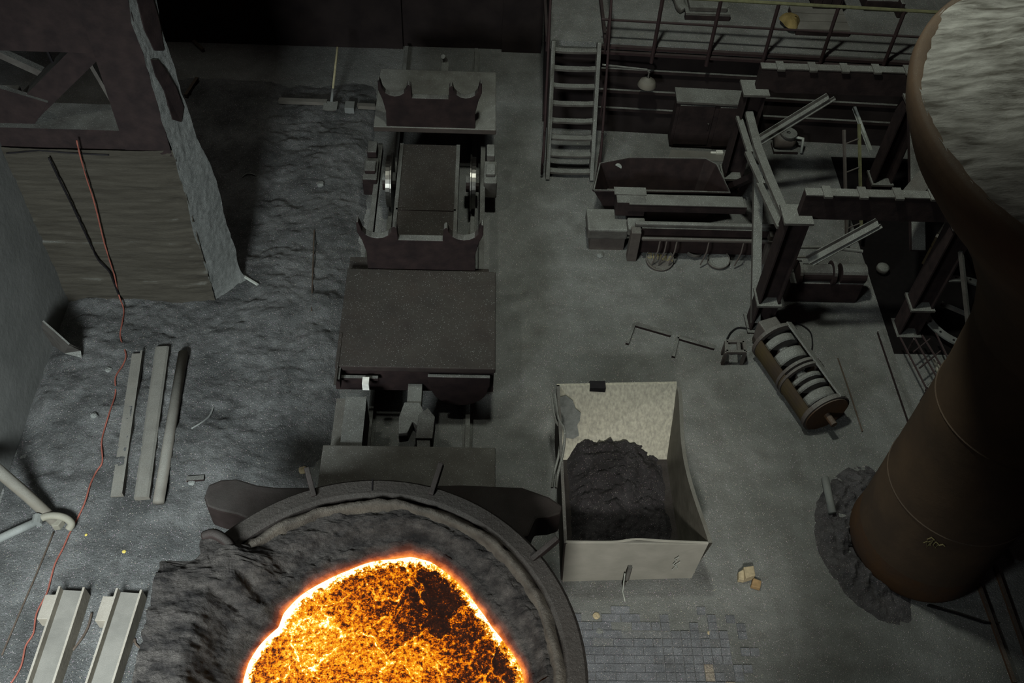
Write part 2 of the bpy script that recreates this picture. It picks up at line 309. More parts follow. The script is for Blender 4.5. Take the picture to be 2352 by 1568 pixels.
def crust():
    m, nt, B, N, L = _nt('frozen_slag_crust')
    pos = N('ShaderNodeNewGeometry').outputs['Position']
    at = N('ShaderNodeAttribute'); at.attribute_name = 'hotness'
    mp = N('ShaderNodeMapping'); mp.inputs['Scale'].default_value = (0.7, 1.5, 1.0); mp.inputs['Rotation'].default_value = (0, 0, math.radians(-25)); L(pos, mp.inputs['Vector'])
    n = _noise(N, L, mp.outputs[0], 5.0, 9, 0.7); r = _ramp(N, 0.38, 0.68, (0.006, 0.005, 0.0045), (0.058, 0.052, 0.046)); L(n, r.inputs[0])
    fine = _noise(N, L, pos, 110.0, 2, 0.8); rf = _ramp(N, 0.32, 0.72, (0.5,) * 3, (1.6,) * 3); L(fine, rf.inputs[0])
    L(_mix(N, L, 1.0, r.outputs[0], rf.outputs[0], 'MULTIPLY'), B.inputs['Base Color']); B.inputs['Roughness'].default_value = 0.85; B.inputs['Specular IOR Level'].default_value = 0.25
    hr = N('ShaderNodeValToRGB'); e = hr.color_ramp.elements; e[0].position = 0.0; e[0].color = (0, 0, 0, 1); e[1].position = 1.0; e[1].color = (1.1, 0.30, 0.02, 1)
    for p, c in ((0.30, (0.010, 0.0012, 0.0)), (0.62, (0.10, 0.012, 0.0)), (0.82, (0.55, 0.09, 0.0))): x = e.new(p); x.color = (*c, 1)
    L(_math(N, L, 'MULTIPLY', at.outputs['Fac'], _math(N, L, 'ADD', n, 0.5)), hr.inputs[0])
    L(hr.outputs[0], B.inputs['Emission Color']); B.inputs['Emission Strength'].default_value = 1.0
    bn = N('ShaderNodeBump'); bn.inputs['Strength'].default_value = 1.0; bn.inputs['Distance'].default_value = 0.06; L(_noise(N, L, mp.outputs[0], 14.0, 8, 0.7), bn.inputs['Height']); L(bn.outputs[0], B.inputs['Normal'])
    return m
M['molten'] = molten(); M['crust'] = crust()
M['topcrust'] = dusty('streaked_grey_crust', (0.075, 0.070, 0.058), (0.30, 0.30, 0.27), 0.5, 0.2, 0.0, sc=7.0, bump=1.0, fleck=0, streak=(0.35, 1.5, 1.0), srot=-28)  # pale streaks also stand for metallic glints on the lit crust
# ------------------------------------------------------------------ floor, heap, walls
b = MB(); b.box(-16, 20, -3, 24, -0.4, 0.0); o = struct(b.build('floor', M['floor']), 'dark grey dust-covered shop floor')
def hz(x, y):
    x = np.asarray(x, float); y = np.asarray(y, float)
    mk = sst(-6.6, -6.0, x) * (1 - sst(-2.35, -1.72, x)) * (1 - sst(15.2, 16.6, y)) * sst(2.0, 3.5, y)
    rough = sst(6.0, 7.5, y) * 0.75 + 0.25
    n = 0.11 * fbm(x, y, 0.55, 3) + rough * (0.10 * fbm(x + 3, y * 1.5, 1.6, 4, 0.55) + 0.035 * fbm(x, y * 1.6, 7.0, 3, 0.6)) + 0.012 * fbm(x, y, 22.0, 2)
    n = n + 0.10 * np.exp(-((x + 3.3) ** 2 + (y - 10.6) ** 2) / 1.2) - 0.05 * np.exp(-((x + 3.6) ** 2 + (y - 8.6) ** 2) / 0.15)
    return (0.02 + 0.10 * sst(6.2, 8.0, y) + n * (0.35 + 0.65 * sst(5.8, 7.5, y))) * mk - 0.03 * (1 - mk)
def hp(p, dz=0.0):
    z = float(hz(p.x, p.y)); return Vector((p.x, p.y, max(0.0, z) + dz))
def G(px, py, dz=0.0):     # ground point seen at a pixel, lying on floor or heap
    p = W(px, py, 0.0)
    for _ in range(6): p = W(px, py, max(0.0, float(hz(p.x, p.y))))
    return Vector((p.x, p.y, p.z + dz))
X, Y = np.meshgrid(np.arange(-6.45, -1.66, 0.03), np.arange(2.0, 16.8, 0.034))
b = MB(); b.grid(X, Y, hz(X, Y)); o = b.build('slag_heap', M['rubble'], smooth=True); o['kind'] = 'stuff'; tag(o, 'rough grey heap of slag and dust beside the cars', 'slag heap')
b = MB(); b.box(-6.75, -6.33, -1.0, 11.5, 0, 3.3); struct(b.build('wall_left', M['wall'], bevel=0.02), 'smooth grey wall at the left edge')
# back wall with the rail doorway
b = MB(); b.box(-16, -1.55, 17.4, 17.8, 0, 7); b.box(0.45, 1.25, 17.4, 17.8, 0, 7); b.box(-1.55, 0.45, 17.4, 17.8, 4.5, 7)
struct(b.build('wall_back', M['soot']), 'black sooty back wall with the rail doorway')
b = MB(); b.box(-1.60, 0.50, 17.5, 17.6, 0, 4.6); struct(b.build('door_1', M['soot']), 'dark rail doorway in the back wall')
# pier on the left: concrete body with ragged crust, dusty end, steel above
def pier():
    t = thing('concrete_pier', (-5.2, 10.9, 0), 'brown crusted concrete pier carrying dark steelwork beside the left wall', 'pier')
    # front face as ragged grid
    nx, nz = 90, 120
    U_, V_ = np.meshgrid(np.linspace(0, 1, nx), np.linspace(0, 1, nz))
    def sheet(x0, x1, z1, amp, y):
        xx = x0 + (x1 - x0) * U_; zz = -0.1 + (z1 + 0.1) * V_
        yy = y + amp * fbm(xx * 0.7, zz * 5.0, 1.2, 5, 0.6) - 0.02 * np.clip(fbm(xx * 0.3, zz * 9, 1.0, 2), 0, 1)
        return xx, yy, zz
    x, y, z = sheet(-6.33, -4.06, 3.1, 0.035, 10.42)
    y = y - 0.022 * (z < 1.36 + 0.08 * fbm(x, x * 0, 2.0, 4)) - 0.022 * (z < 0.50 + 0.08 * fbm(x, x * 0 + 7, 2.0, 4)) + 0.05 * np.clip(fbm(x * 0.8, z * 4, 2.0, 5, 0.62) - 0.25, 0, 1) * sst(0.3, 0.9, U_); edge = sst(0.80, 1.0, U_); y = y + edge * (0.05 * fbm(x * 3, z * 4, 1.5, 4) + 0.03)
    b = MB(); b.grid(x, y, z); b.box(-6.33, -4.12, 10.5, 11.4, -0.1, 3.08); b.build('front_crust', M['concrete'], t, smooth=True)
    # dusty splayed right end, ragged; goes on up as a column side
    def endpt(u, z, out=0.0):
        wd = (1 - 0.30 * sst(2.2, 3.6, z) + 0.12 * fbm(z, z * 0 + 3, 1.1, 4, 0.6)); k = 0.10 * fbm(z * 1.0, z * 0 + 11, 1.4, 4, 0.6) * (1 - u)
        rel = 0.020 * fbm(u * 3, z * 3, 1.3, 5, 0.6) + out; foot = 0.22 * np.exp(-np.clip(z, 0, 9) / 0.25) * u
        return -4.08 + 0.31 * (u * wd + k) + 0.84 * rel + foot - 0.03 * sst(2.5, 5.5, z), 10.42 + 0.50 * (u * wd + k) - 0.54 * rel - foot * 0.5, z
    uu, zz = np.meshgrid(np.linspace(0, 1, 44), np.linspace(-0.1, 6.4, 330))
    b = MB(); b.grid(*endpt(uu, zz)); ub = np.ones(330); zb_ = np.linspace(-0.1, 6.4, 330); ex, ey, ez = endpt(ub, zb_)
    b.grid(np.stack([ex, ex * 0 - 4.15], 1), np.stack([ey, ey * 0 + 11.4], 1), np.stack([ez, ez], 1)); b.build('dusty_end_face', M['pierside'], t, smooth=True)
    # bare patches in the upper dust coat where dark steel shows
    for PU in (((.35, 3.55), (.62, 3.42), (.85, 3.6), (.80, 3.95), (.62, 4.25), (.45, 4.45), (.22, 4.50), (.20, 4.25), (.36, 4.0)), ((.45, 4.58), (.80, 4.50), (.92, 4.9), (.88, 5.4), (.60, 5.5), (.30, 5.35), (.32, 4.9))):
        n_ = len(PU); A_ = [Vector([float(c) for c in endpt(np.array(u_), np.array(z_), .022)]) for u_, z_ in PU]; B_ = [Vector([float(c) for c in endpt(np.array(u_), np.array(z_), -.03)]) for u_, z_ in PU]
        b = MB(); b.add(A_ + B_, [tuple(range(n_))] + [(i_, (i_ + 1) % n_, (i_ + 1) % n_ + n_, i_ + n_) for i_ in range(n_)]); b.build('bare_patch', M['dark'], t)
    # steel above the concrete
    b = MB(); b.box(-4.62, -4.16, 10.47, 11.1, 3.05, 6.4); b.box(-4.70, -4.10, 10.44, 10.50, 3.0, 6.4); b.build('steel_column', M['dark'], t)
    b = MB(); b.box(-6.33, -4.62, 10.5, 10.95, 4.56, 6.4); b.build('top_beam', M['dark'], t)
    b = MB(); b.box(-6.33, -4.62, 10.46, 11.0, 3.06, 3.40); b.build('sill_beam', M['dark'], t)
    b = MB(); b.bar((-6.5, 10.74, 3.0), (-4.58, 10.74, 4.75), 0.30, 0.30, (0, 1, 0)); b.build('diagonal_brace', M['dark'], t)
    b = MB(); b.prism([(-6.33, 3.3), (-5.9, 3.3), (-5.55, 3.75), (-6.33, 4.05)], 10.55, 10.62); b.build('gusset_plate', M['dark'], t)
    b = MB(); b.bar((-4.72, 10.75, 3.35), (-4.92, 10.75, 4.3), 0.05, 0.10, (0, 1, 0)); b.build('thin_stay', M['dusted'], t)
    b = MB(); b.bar((-6.5, 10.95, 4.45), (-5.55, 10.95, 3.85), 0.10, 0.10, (0, 1, 0)); b.build('cross_angle', M['dusted'], t)
    b = MB(); b.tube([(-5.45, 10.8, 4.6), (-5.42, 10.8, 4.2), (-5.3, 10.8, 3.95)], 0.018, 6); b.build('hanging_wire', M['black'], t)
    # crack lines in the concrete
    for pts in (((205, 662), (235, 675), (258, 672)), ((262, 640), (285, 676), (310, 678)), ((15, 352), (90, 345), (170, 352), (250, 356))):
        b = MB(); b.tube([Wy(*p, 10.40) for p in pts], 0.012, 5); b.build('crack', M['black'], t)
    return t
pier()
# added grey block standing for lit floor behind the pier steelwork
b = MB(); b.box(-9.5, -4.6, 12.6, 12.75, 0, 0.5); 
struct(b.build('trim_1', M['wall']), 'low grey kerb behind the pier')
# raised platform at the far right with edge beams
PA = math.radians(-2.33); PZ = 2.0
def PP(u, v, z): return Vector((2.07 + u * math.cos(PA) - v * math.sin(PA), 14.88 + u * math.sin(PA) + v * math.cos(PA), z))
b = MB(); q = [PP(-0.86, 0, 0), PP(14, 0, 0), PP(14, 8, 0), PP(-0.86, 8, 0)]
b.hexa([p + Vector((0, 0, PZ - 0.18)) for p in q], [p + Vector((0, 0, PZ)) for p in q])
plat = struct(b.build('platform_slab', M['floor']), 'raised grey dusty platform floor behind the railing')
b = MB(); q = [PP(-0.80, 0.12, 0), PP(14, 0.12, 0), PP(14, 0.3, 0), PP(-0.80, 0.3, 0)]; b.hexa(q, [p + Vector((0, 0, PZ - 0.18)) for p in q])
b.hexa([PP(-0.86, 0.3, 0), PP(-0.7, 0.3, 0), PP(-0.7, 6, 0), PP(-0.86, 6, 0)], [PP(-0.86, 0.3, PZ - .18), PP(-0.7, 0.3, PZ - .18), PP(-0.7, 6, PZ - .18), PP(-0.86, 6, PZ - .18)])
struct(b.build('wall_platform', M['soot']), 'dark red-brown wall under the raised platform')
for k, (zt, v) in enumerate(((PZ - 0.02, -0.035), (PZ - 0.11, -0.07))):
    b = MB(); b.bar(PP(0.02, v, zt - 0.03), PP(14, v, zt - 0.03), 0.07, 0.05); struct(b.build('trim_%d' % (k + 2), M['railing']), 'edge angle along the platform')
for k, z in enumerate((0.55, 0.95, 1.4)):
    b = MB(); b.bar(PP(0.1, 0.08, z), PP(12, 0.08, z), 0.05, 0.06); struct(b.build('trim_%d' % (4 + k), M['dark']), 'ledge on the wall under the platform')
b = MB(); b.box(-16, 20, 23.4, 23.8, 0, 9); struct(b.build('wall_far', M['soot']), 'far black wall of the hall')
b = MB(); b.box(10.5, 10.9, -3, 14.6, 0, 7); struct(b.build('wall_right', M['soot']), 'dark wall at the right of the hall')
# ------------------------------------------------------------------ railing on the platform
def railing():
    t = thing('platform_railing', PP(3, -0.06, PZ - 0.2), 'dark tube railing along the edge of the raised platform', 'railing')
    for u in (0.94, 1.90, 2.86, 3.85, 4.95, 6.05, 7.1, 8.1):
        b = MB(); b.tube([PP(u, -0.11, PZ - 0.28), PP(u, -0.11, PZ + 1.0)], 0.034, 8); b.build('post', M['railing'], t)
    b = MB(); b.tube([PP(-0.02, -0.11, PZ + 1.0), PP(9.5, -0.11, PZ + 1.0)], 0.03, 8); b.build('top_rail', M['olive'], t)
    b = MB(); b.tube([PP(-0.02, -0.11, PZ + 0.52), PP(9.5, -0.11, PZ + 0.52)], 0.022, 8); b.build('mid_rail', M['railing'], t)
railing()
# ------------------------------------------------------------------ steep stair
def stair():
    t = thing('steel_stair', (1.66, 14.2, 0), 'steep dusty steel stair climbing to the raised platform', 'stair')
    A0, A1 = (13.62, -0.02), (14.85, 2.02)
    for x in (1.27, 2.06):
        b = MB(); b.bar((x, A0[0], A0[1]), (x, A1[0], A1[1]), 0.07, 0.24, (0, -1, 0.5)); b.build('stringer', M['dusted'], t, bevel=0.008)
    for k in range(8):
        s = (k + 0.55) / 8; y = A0[0] + (A1[0] - A0[0]) * s; z = A0[1] + (A1[1] - A0[1]) * s
        n = 9; P = []
        b = MB()
        xs = np.linspace(1.30, 2.03, n); front = [y - 0.085 - 0.02 * (1 - ((x - 1.665) / 0.37) ** 2) for x in xs]
        poly = [(x, f) for x, f in zip(xs, front)] + [(2.03, y + 0.03), (1.9, y + 0.008), (1.43, y + 0.008), (1.30, y + 0.03)]
        b.prism(poly, z - 0.02, z + 0.02, 'xy'); b.build('tread', M['dusted'], t)
    for x in (1.16, 2.17):
        b = MB(); pts = [(x, A0[0] - 0.02, 0.1), (x, A0[0] + 0.02, 0.75), (x, A1[0] + 0.0, 2.95), (x, A1[0] + 0.45, 3.05), (x, 17.2, 3.05)]
        b.tube(bezier(pts, 6), 0.022, 8); b.build('handrail', M['railing'], t, smooth=True)
        for s in (0.08, 0.5, 0.95):
            y = A0[0] + (A1[0] - A0[0]) * s; z = A0[1] + (A1[1] - A0[1]) * s; b = MB(); b.tube([(x, y - 0.02, z - 0.05), (x, y - 0.02, z + 0.85)], 0.018, 6); b.build('baluster', M['railing'], t)
        b = MB(); b.bar((x, A1[0], 2.05), (x, 17.2, 2.05), 0.05, 0.10); b.build('landing_kerb', M['railing'], t)
stair()
M['chalk'] = plain('faint_chalk', (0.20, 0.17, 0.08), .9)
M['dusted2r'] = dusty('dust_buried_rail', (0.03, 0.022, 0.018), (0.045, 0.035, 0.03), .7, 0, .9, sc=4)
M['rimdust'] = dusty('dusty_ladle_rim', (0.018, 0.015, 0.013), (0.030, 0.025, 0.022), 0.85, 0, 0.6, dcol=(0.036, 0.034, 0.030), sc=4, bump=.8, fleck=0.1)
M['lining'] = dusty('ladle_lining', (0.030, 0.025, 0.020), (0.066, 0.056, 0.044), 0.9, 0, 0.1, sc=6, bump=1.0)
M['tanplate'] = dusty('grey_tan_plate', (0.20, 0.195, 0.165), (0.25, 0.24, 0.205), 0.7, 0, 0.3, sc=3, bump=0.2, fleck=0.1)
M['bindark'] = dusty('dark_bin_plate', (0.030, 0.024, 0.022), (0.045, 0.036, 0.030), 0.7, 0, 0.5, sc=4)  # dark tone carries the shade on the bin's inner left wall
M['bindark2'] = dusty('bin_side_plate', (0.062, 0.057, 0.046), (0.095, 0.088, 0.072), 0.6, 0.1, 0.4, sc=4, fleck=0)  # darkened to carry the shade low on the bin's right wall
M['load'] = ground('slag_load', (0.010, 0.009, 0.009), (0.034, 0.031, 0.032), (0.016, 0.011, 0.012), 0.05, 0.5, 2.0)
# ------------------------------------------------------------------ track
for k, x in enumerate((-1.46, -0.06)):
    b = MB(); b.sec((x, 1.5, 0.0), (x, 17.3, 0.0), [(-0.07, 0.0), (0.07, 0.0), (0.07, 0.015), (0.012, 0.03), (0.012, 0.11), (0.035, 0.12), (0.035, 0.15), (-0.035, 0.15), (-0.035, 0.12), (-0.012, 0.11), (-0.012, 0.03), (-0.07, 0.015)])
    o = b.build('track_rail', M['dusted2r'], bevel=0.004); tag(o, ('left' if k == 0 else 'right') + ' running rail of the track under the cars', 'rail', 'track rails')
# ------------------------------------------------------------------ empty pot car
CX0, CX1 = -1.88, 0.31; CXM = -0.79; DZ = 1.2
def saddle(b, yc, th, zt, k=1.0):
    def cup(cx, r, zc, n=9): return [(cx - r * math.cos(math.pi * i / (n - 1)), zc - r * math.sin(math.pi * i / (n - 1)) * 0.95) for i in range(n)]
    L_ = []
    L_ += [(-0.80, DZ - 0.1), (-0.79, DZ + 0.30), (-0.84, DZ + 0.55), (-0.90, zt - 0.14), (-0.90, zt + 0.06), (-0.87, zt + 0.07)]
    L_ += cup(-0.62, 0.225, zt - 0.03)
    L_ += [(-0.37, zt + 0.0), (-0.33, zt - 0.04), (-0.32, zt - 0.27), (0.32, zt - 0.27), (0.33, zt - 0.04), (0.37, zt + 0.0)]
    L_ += cup(0.62, 0.225, zt - 0.03)
    L_ += [(0.87, zt + 0.07), (0.90, zt + 0.06), (0.90, zt - 0.14), (0.84, DZ + 0.55), (0.79, DZ + 0.30), (0.80, DZ - 0.1)]
    b.prism([(CXM + x * k, z) for x, z in L_], yc, yc + th)
def pot_car():
    t = thing('pot_car', (CXM, 11.7, 0), 'empty slag pot car with two notched saddles, standing behind the ladle', 'rail car')
    b = MB(); b.box(CX0, CX1, 8.32, 10.15, DZ - 0.10, DZ); b.box(CX0 + 0.10, CX0 + 0.36, 8.5, 10.3, 0.55, DZ - 0.1); b.box(CX1 - 0.36, CX1 - 0.10, 8.5, 10.3, 0.55, DZ - 0.1)
    o = b.build('front_deck', M['deck'], t, bevel=0.015)
    b = MB(); b.box(CX0 + 0.02, CX1 - 0.02, 8.36, 8.46, 0.62, DZ - 0.10); b.build('headstock', M['cardark'], t)
    b = MB(); b.box(CX0 + 0.0, CX0 + 0.42, 10.15, 10.5, DZ - 0.25, DZ - 0.12); b.build('side_step', M['deck'], t)
    b = MB(); b.box(CX0 + 0.12, CX1, 13.42, 15.05, DZ - 0.10, DZ); b.build('rear_deck', M['deck2'] if 'deck2' in M else M['deck'], t, bevel=0.015)
    for yc in (10.18, 13.45):
        b = MB(); saddle(b, yc, 0.12, 2.05 if yc < 12 else 2.06, 1.0 if yc < 12 else 0.94); b.build('saddle', M['cardark'], t, bevel=0.012)
    b = MB(); b.box(-1.30, -0.33, 10.45, 13.5, 0.70, 0.78); b.build('well_plate', M['deck'], t)
    b = MB(); b.box(-1.30, -0.33, 11.85, 11.89, 0.78, 0.80); b.build('plate_seam', M['deck'], t)
    for x in (-1.33, -0.36):
        b = MB(); b.box(x, x + 0.06, 10.4, 13.5, 0.45, 0.80); b.build('inner_sill', M['cardark'], t)
    for x in (-1.72, 0.06):
        b = MB(); b.box(x, x + 0.08, 10.3, 13.6, 0.52, 0.70); b.build('outer_sill', M['cardark'], t)
    # wheels: tread, flange, hub
    for x, s in ((-1.46, -1), (-0.06, 1)):
        for y in (12.75, 9.2):
            b = MB(); b.lathe([(0.05, -0.05), (0.38, -0.045), (0.44, -0.045), (0.44, 0.02), (0.48, 0.03), (0.48, 0.05), (0.40, 0.05), (0.05, 0.05)], (0, 0, 0), 40, 'x')
            b.xf(Matrix.Translation((x, y, 0.60)) @ Matrix.Diagonal((-s, 1, 1, 1))); wo = b.build('wheel', M['wheel'], t, smooth=False)
            b = MB(); b.lathe([(0.0, 0.10), (0.15, 0.10), (0.15, -0.12), (0.0, -0.12)], (x, y, 0.60), 16, 'x'); b.build('hub', M['cardark'], wo)
    # axle boxes
    for x0, x1 in ((-1.90, -1.66), (0.12, 0.34)):
        b = MB(); b.box(x0, x1, 12.55, 13.1, 0.45, 0.80); b.box(x0 + 0.04, x1 - 0.04, 13.1, 13.4, 0.5, 0.92); b.box(x0 + .03, x1 - .03, 12.68, 12.95, 0.80, 0.88); b.build('axle_box', M['dusted'] if x0 > 0 else M['cardark'], t, bevel=0.02)
    # rear coupling stub
    b = MB(); b.bar((-0.62, 15.0, 0.95), (-0.62, 15.55, 0.95), 0.14, 0.16); b.tube([(-0.62, 15.5, 0.9), (-0.62, 15.58, 1.05), (-0.66, 15.5, 1.18)], 0.05, 8); b.build('rear_coupling', M['dusted'], t, bevel=0.01)
    # front buffer plate and coupler
    b = MB(); n = 12; poly = [(-0.62, 1.06), (0.24, 1.06), (0.24, 0.86)] + [(-0.18 + 0.40 * math.cos(math.pi * k / n), 0.82 - 0.42 * math.sin(math.pi * k / n)) for k in range(n + 1)] + [(-0.60, 0.86)]
    b.prism(poly, 8.27, 8.33); b.build('buffer_plate', M['cardark'], t, bevel=0.01)
    b = MB(); b.bar((-0.80, 8.35, 0.70), (-0.80, 7.75, 0.70), 0.20, 0.20); b.prism([(-0.93, 8.0), (-0.72, 8.0), (-0.60, 7.72), (-0.55, 7.55), (-0.70, 7.58), (-0.80, 7.68), (-0.86, 7.5), (-0.98, 7.48), (-0.99, 7.75)], 0.62, 0.84, 'xy'); b.build('coupler_hook', M['dusted'], t, bevel=0.01)
    b = MB(); b.box(-1.86, -1.80, 8.12, 8.34, 0.95, 1.17); b.box(-1.80, -1.30, 8.25, 8.30, 0.98, 1.03); b.build('lamp_bracket', M['cardark'], t)
    b = MB(); b.box(-1.50, -1.41, 8.10, 8.22, 0.96, 1.10); b.build('marker_plate', M['white'], t)
    b = MB(); b.box(-1.86, -1.83, 8.0, 8.9, 1.2, 1.21); b.build('deck_strip', M['deck'], t)
pot_car()
# ------------------------------------------------------------------ ladle car (mostly under the ladle)
def ladle_car():
    t = thing('ladle_car', (CXM, 3.8, 0), 'dusty rail car under the glowing ladle, deck and cross beam showing', 'rail car')
    b = MB(); b.box(CX0 - 0.02, CX1, 0.6, 7.05, DZ - 0.12, DZ); b.build('deck', M['decklight'], t, bevel=0.015)
    b = MB(); b.box(-1.70, -1.42, 0.8, 7.9, 0.5, DZ - 0.12); b.box(-0.15, 0.13, 0.8, 7.0, 0.5, DZ - 0.12); b.build('sole_bar', M['cardark'], t)
    b = MB(); b.box(-1.85, -1.50, 7.05, 8.0, 0.80, 0.90); b.build('buffer_beam_end', M['decklight'], t)
    b = MB(); b.bar((-0.62, 7.1, 0.70), (-0.66, 7.6, 0.70), 0.18, 0.22); b.prism([(-0.75, 7.4), (-0.52, 7.4), (-0.50, 7.75), (-0.60, 7.9), (-0.72, 7.8)], 0.58, 0.86, 'xy'); b.build('coupler_hook', M['cardark'], t, bevel=0.01)
    for x in (-1.46, -0.06):
        for y in (5.9, 1.8):
            b = MB(); b.lathe([(0.05, -0.07), (0.44, -0.06), (0.44, 0.05), (0.49, 0.06), (0.49, 0.09), (0.05, 0.08)], (x, y, 0.6), 32, 'x'); b.build('wheel', M['cardark'], t)
    # cross beam with rounded ends that the ladle rests in
    zb = 1.75
    def pl(ps, z): return [W(px, py, z)[:2] for px, py in ps]
    left = pl([(720, 1118), (640, 1118), (590, 1112), (545, 1098), (508, 1100), (478, 1112), (468, 1140), (475, 1163), (500, 1172), (545, 1182), (590, 1200), (640, 1240), (780, 1250)], zb)
    right = pl([(1000, 1250), (1150, 1250), (1215, 1230), (1222, 1212), (1232, 1190), (1262, 1188), (1288, 1180), (1292, 1160), (1262, 1140), (1200, 1118), (1060, 1112)], zb)
    b = MB(); b.prism(left + right, zb - 0.45, zb, 'xy'); b.build('cross_beam', M['sootbeam'], t, bevel=0.03)
    for x in (-1.5, -0.1):
        b = MB(); b.box(x - 0.15, x + 0.15, 5.5, 5.9, DZ, zb - 0.45); b.build('pedestal', M['cardark'], t)
ladle_car()
# ------------------------------------------------------------------ ladle
LC = Vector((-0.95, 3.40, 0)); LR = 2.06
def ladle():
    t = thing('ladle', (LC.x, LC.y, 0), 'huge round iron ladle with thick dusty rim holding glowing slag', 'ladle')
    b = MB(); b.lathe([(0.0, 1.22), (1.45, 1.22), (1.62, 1.35), (1.78, 2.2), (1.90, 2.82), (1.80, 2.82), (1.70, 2.2), (1.55, 1.5), (0, 1.45)], LC, 96); b.build('shell', M['cardark'], t, smooth=True)
    b = MB(); b.lathe([(1.86, 2.78), (LR, 2.80), (LR + 0.01, 2.97), (LR - 0.02, 3.0), (1.90, 3.0), (1.86, 2.97), (1.86, 2.78)], LC, 96); b.build('rim_flange', M['rimdust'], t, smooth=False)
    b = MB(); b.lathe([(1.855, 2.96), (1.80, 3.03), (1.755, 3.02), (1.735, 2.90), (1.70, 2.60), (1.66, 2.2)], LC, 240); 
    for i_, v_ in enumerate(b.v):
        a_ = math.atan2(v_.y - LC.y, v_.x - LC.x); n_ = float(fbm(np.array(a_ * 9.0), np.array(v_.z * 5.0), 1.0, 4, .6)); rr_ = 1 + n_ * .022
        b.v[i_] = Vector((LC.x + (v_.x - LC.x) * rr_, LC.y + (v_.y - LC.y) * rr_, v_.z + n_ * .03 - .015))
    o = b.build('brick_lining', M['lining'], t, smooth=True)
    # stiffening bars and lugs on the rim
    for px, py, ln in ((716, 1120, 0.20), (1003, 1105, 0.24), (1243, 1272, 0.22)):
        p = W(px, py, 2.98); d = (p - Vector((LC.x, LC.y, p.z))).normalized(); q = Vector((LC.x, LC.y, p.z)) + d * (LR - 0.10)
        b = MB(); b.bar(q, q + d * (ln + 0.1) + Vector((0, 0, 0.10)), 0.055, 0.10); b.build('rim_lug', M['sootbeam'], t, bevel=0.01)
    b = MB(); P = [W(470, 1232, 3.05), W(490, 1226, 3.10), W(512, 1236, 3.10), W(528, 1252, 3.05), W(532, 1268, 2.98)]
    b.tube(bezier(P, 5), 0.055, 10); b.build('lifting_hook', M['sootbeam'], t, smooth=True)
    b = MB(); p = Vector((LC.x, LC.y, 0)); 
    for a in (92.0,):
        b.bar(p + Vector((math.cos(math.radians(a)) * 1.92, math.sin(math.radians(a)) * 1.92, 3.003)), p + Vector((math.cos(math.radians(a)) * 2.06, math.sin(math.radians(a)) * 2.06, 3.003)), 0.012, 0.008)
    b.build('rim_joint', M['black'], t)
    # overflow spout on the left carrying the frozen sheet
    b = MB(); b.box(-2.96, -2.4, 1.6, 4.36, 2.35, 2.62); b.build('pouring_spout', M['cardark'], t, bevel=0.03)
ladle()
# pool outline seen in the ladle -> polar radius about the bath centre
BC = Vector((-0.80, 3.42, 0)); BZ = 2.52
pts = [(558, 1568), (572, 1520), (596, 1482), (640, 1440), (652, 1408), (690, 1368), (745, 1335), (800, 1310), (850, 1291), (905, 1284), (945, 1278), (990, 1290), (1022, 1312), (1062, 1348), (1098, 1395), (1130, 1440), (1160, 1478), (1182, 1508), (1200, 1540), (1206, 1568)]
pa, prr = [], []
for p in pts:
    d = W(*p, BZ) - Vector((BC.x, BC.y, BZ)); pa.append(math.atan2(d.y, d.x)); prr.append(math.hypot(d.x, d.y))
pa = [a if a > -0.3 else a + 2 * math.pi for a in pa]
order = np.argsort(pa); pa = np.array(pa)[order]; prr = np.array(prr)[order]
def pool_r(t):
    t = np.mod(t + 0.3, 2 * np.pi) - 0.3
    ext_a = np.concatenate([pa, [4.2, 4.7, 5.3, 5.7]]); ext_r = np.concatenate([prr, [1.33, 1.30, 1.30, 1.33]])
    o = np.argsort(ext_a); ext_a = ext_a[o]; ext_r = ext_r[o]
    return np.interp(t, ext_a, ext_r, period=2 * np.pi)
nt_, nr_ = 360, 90
T, S = np.meshgrid(np.linspace(0, 2 * np.pi, nt_ + 1), np.linspace(0, 1, nr_))
RR = pool_r(T) * S; X = BC.x + RR * np.cos(T); Y = BC.y + RR * np.sin(T)
Z = BZ + 0.025 * fbm(X, Y, 6.0, 4) * (S < 0.97) + 0.03 * (1 - S)
b = MB(); b.grid(X, Y, Z); o = b.build('molten_slag', M['molten'], smooth=True); o['kind'] = 'stuff'; tag(o, 'glowing orange molten slag filling the ladle', 'molten slag')
a = o.data.attributes.new('rim', 'FLOAT', 'POINT'); a.data.foreach_set('value', S.ravel().astype(np.float32))
# crust: from pool edge out to the lining, and over the rim on the left
nt_, nr_ = 640, 150
T, S = np.meshgrid(np.linspace(0, 2 * np.pi, nt_ + 1), np.linspace(0, 1, nr_))
deg = np.degrees(T)
ov = sst(132, 144, deg) * (1 - sst(222, 235, deg))
ct, st = np.cos(T), np.sin(T)
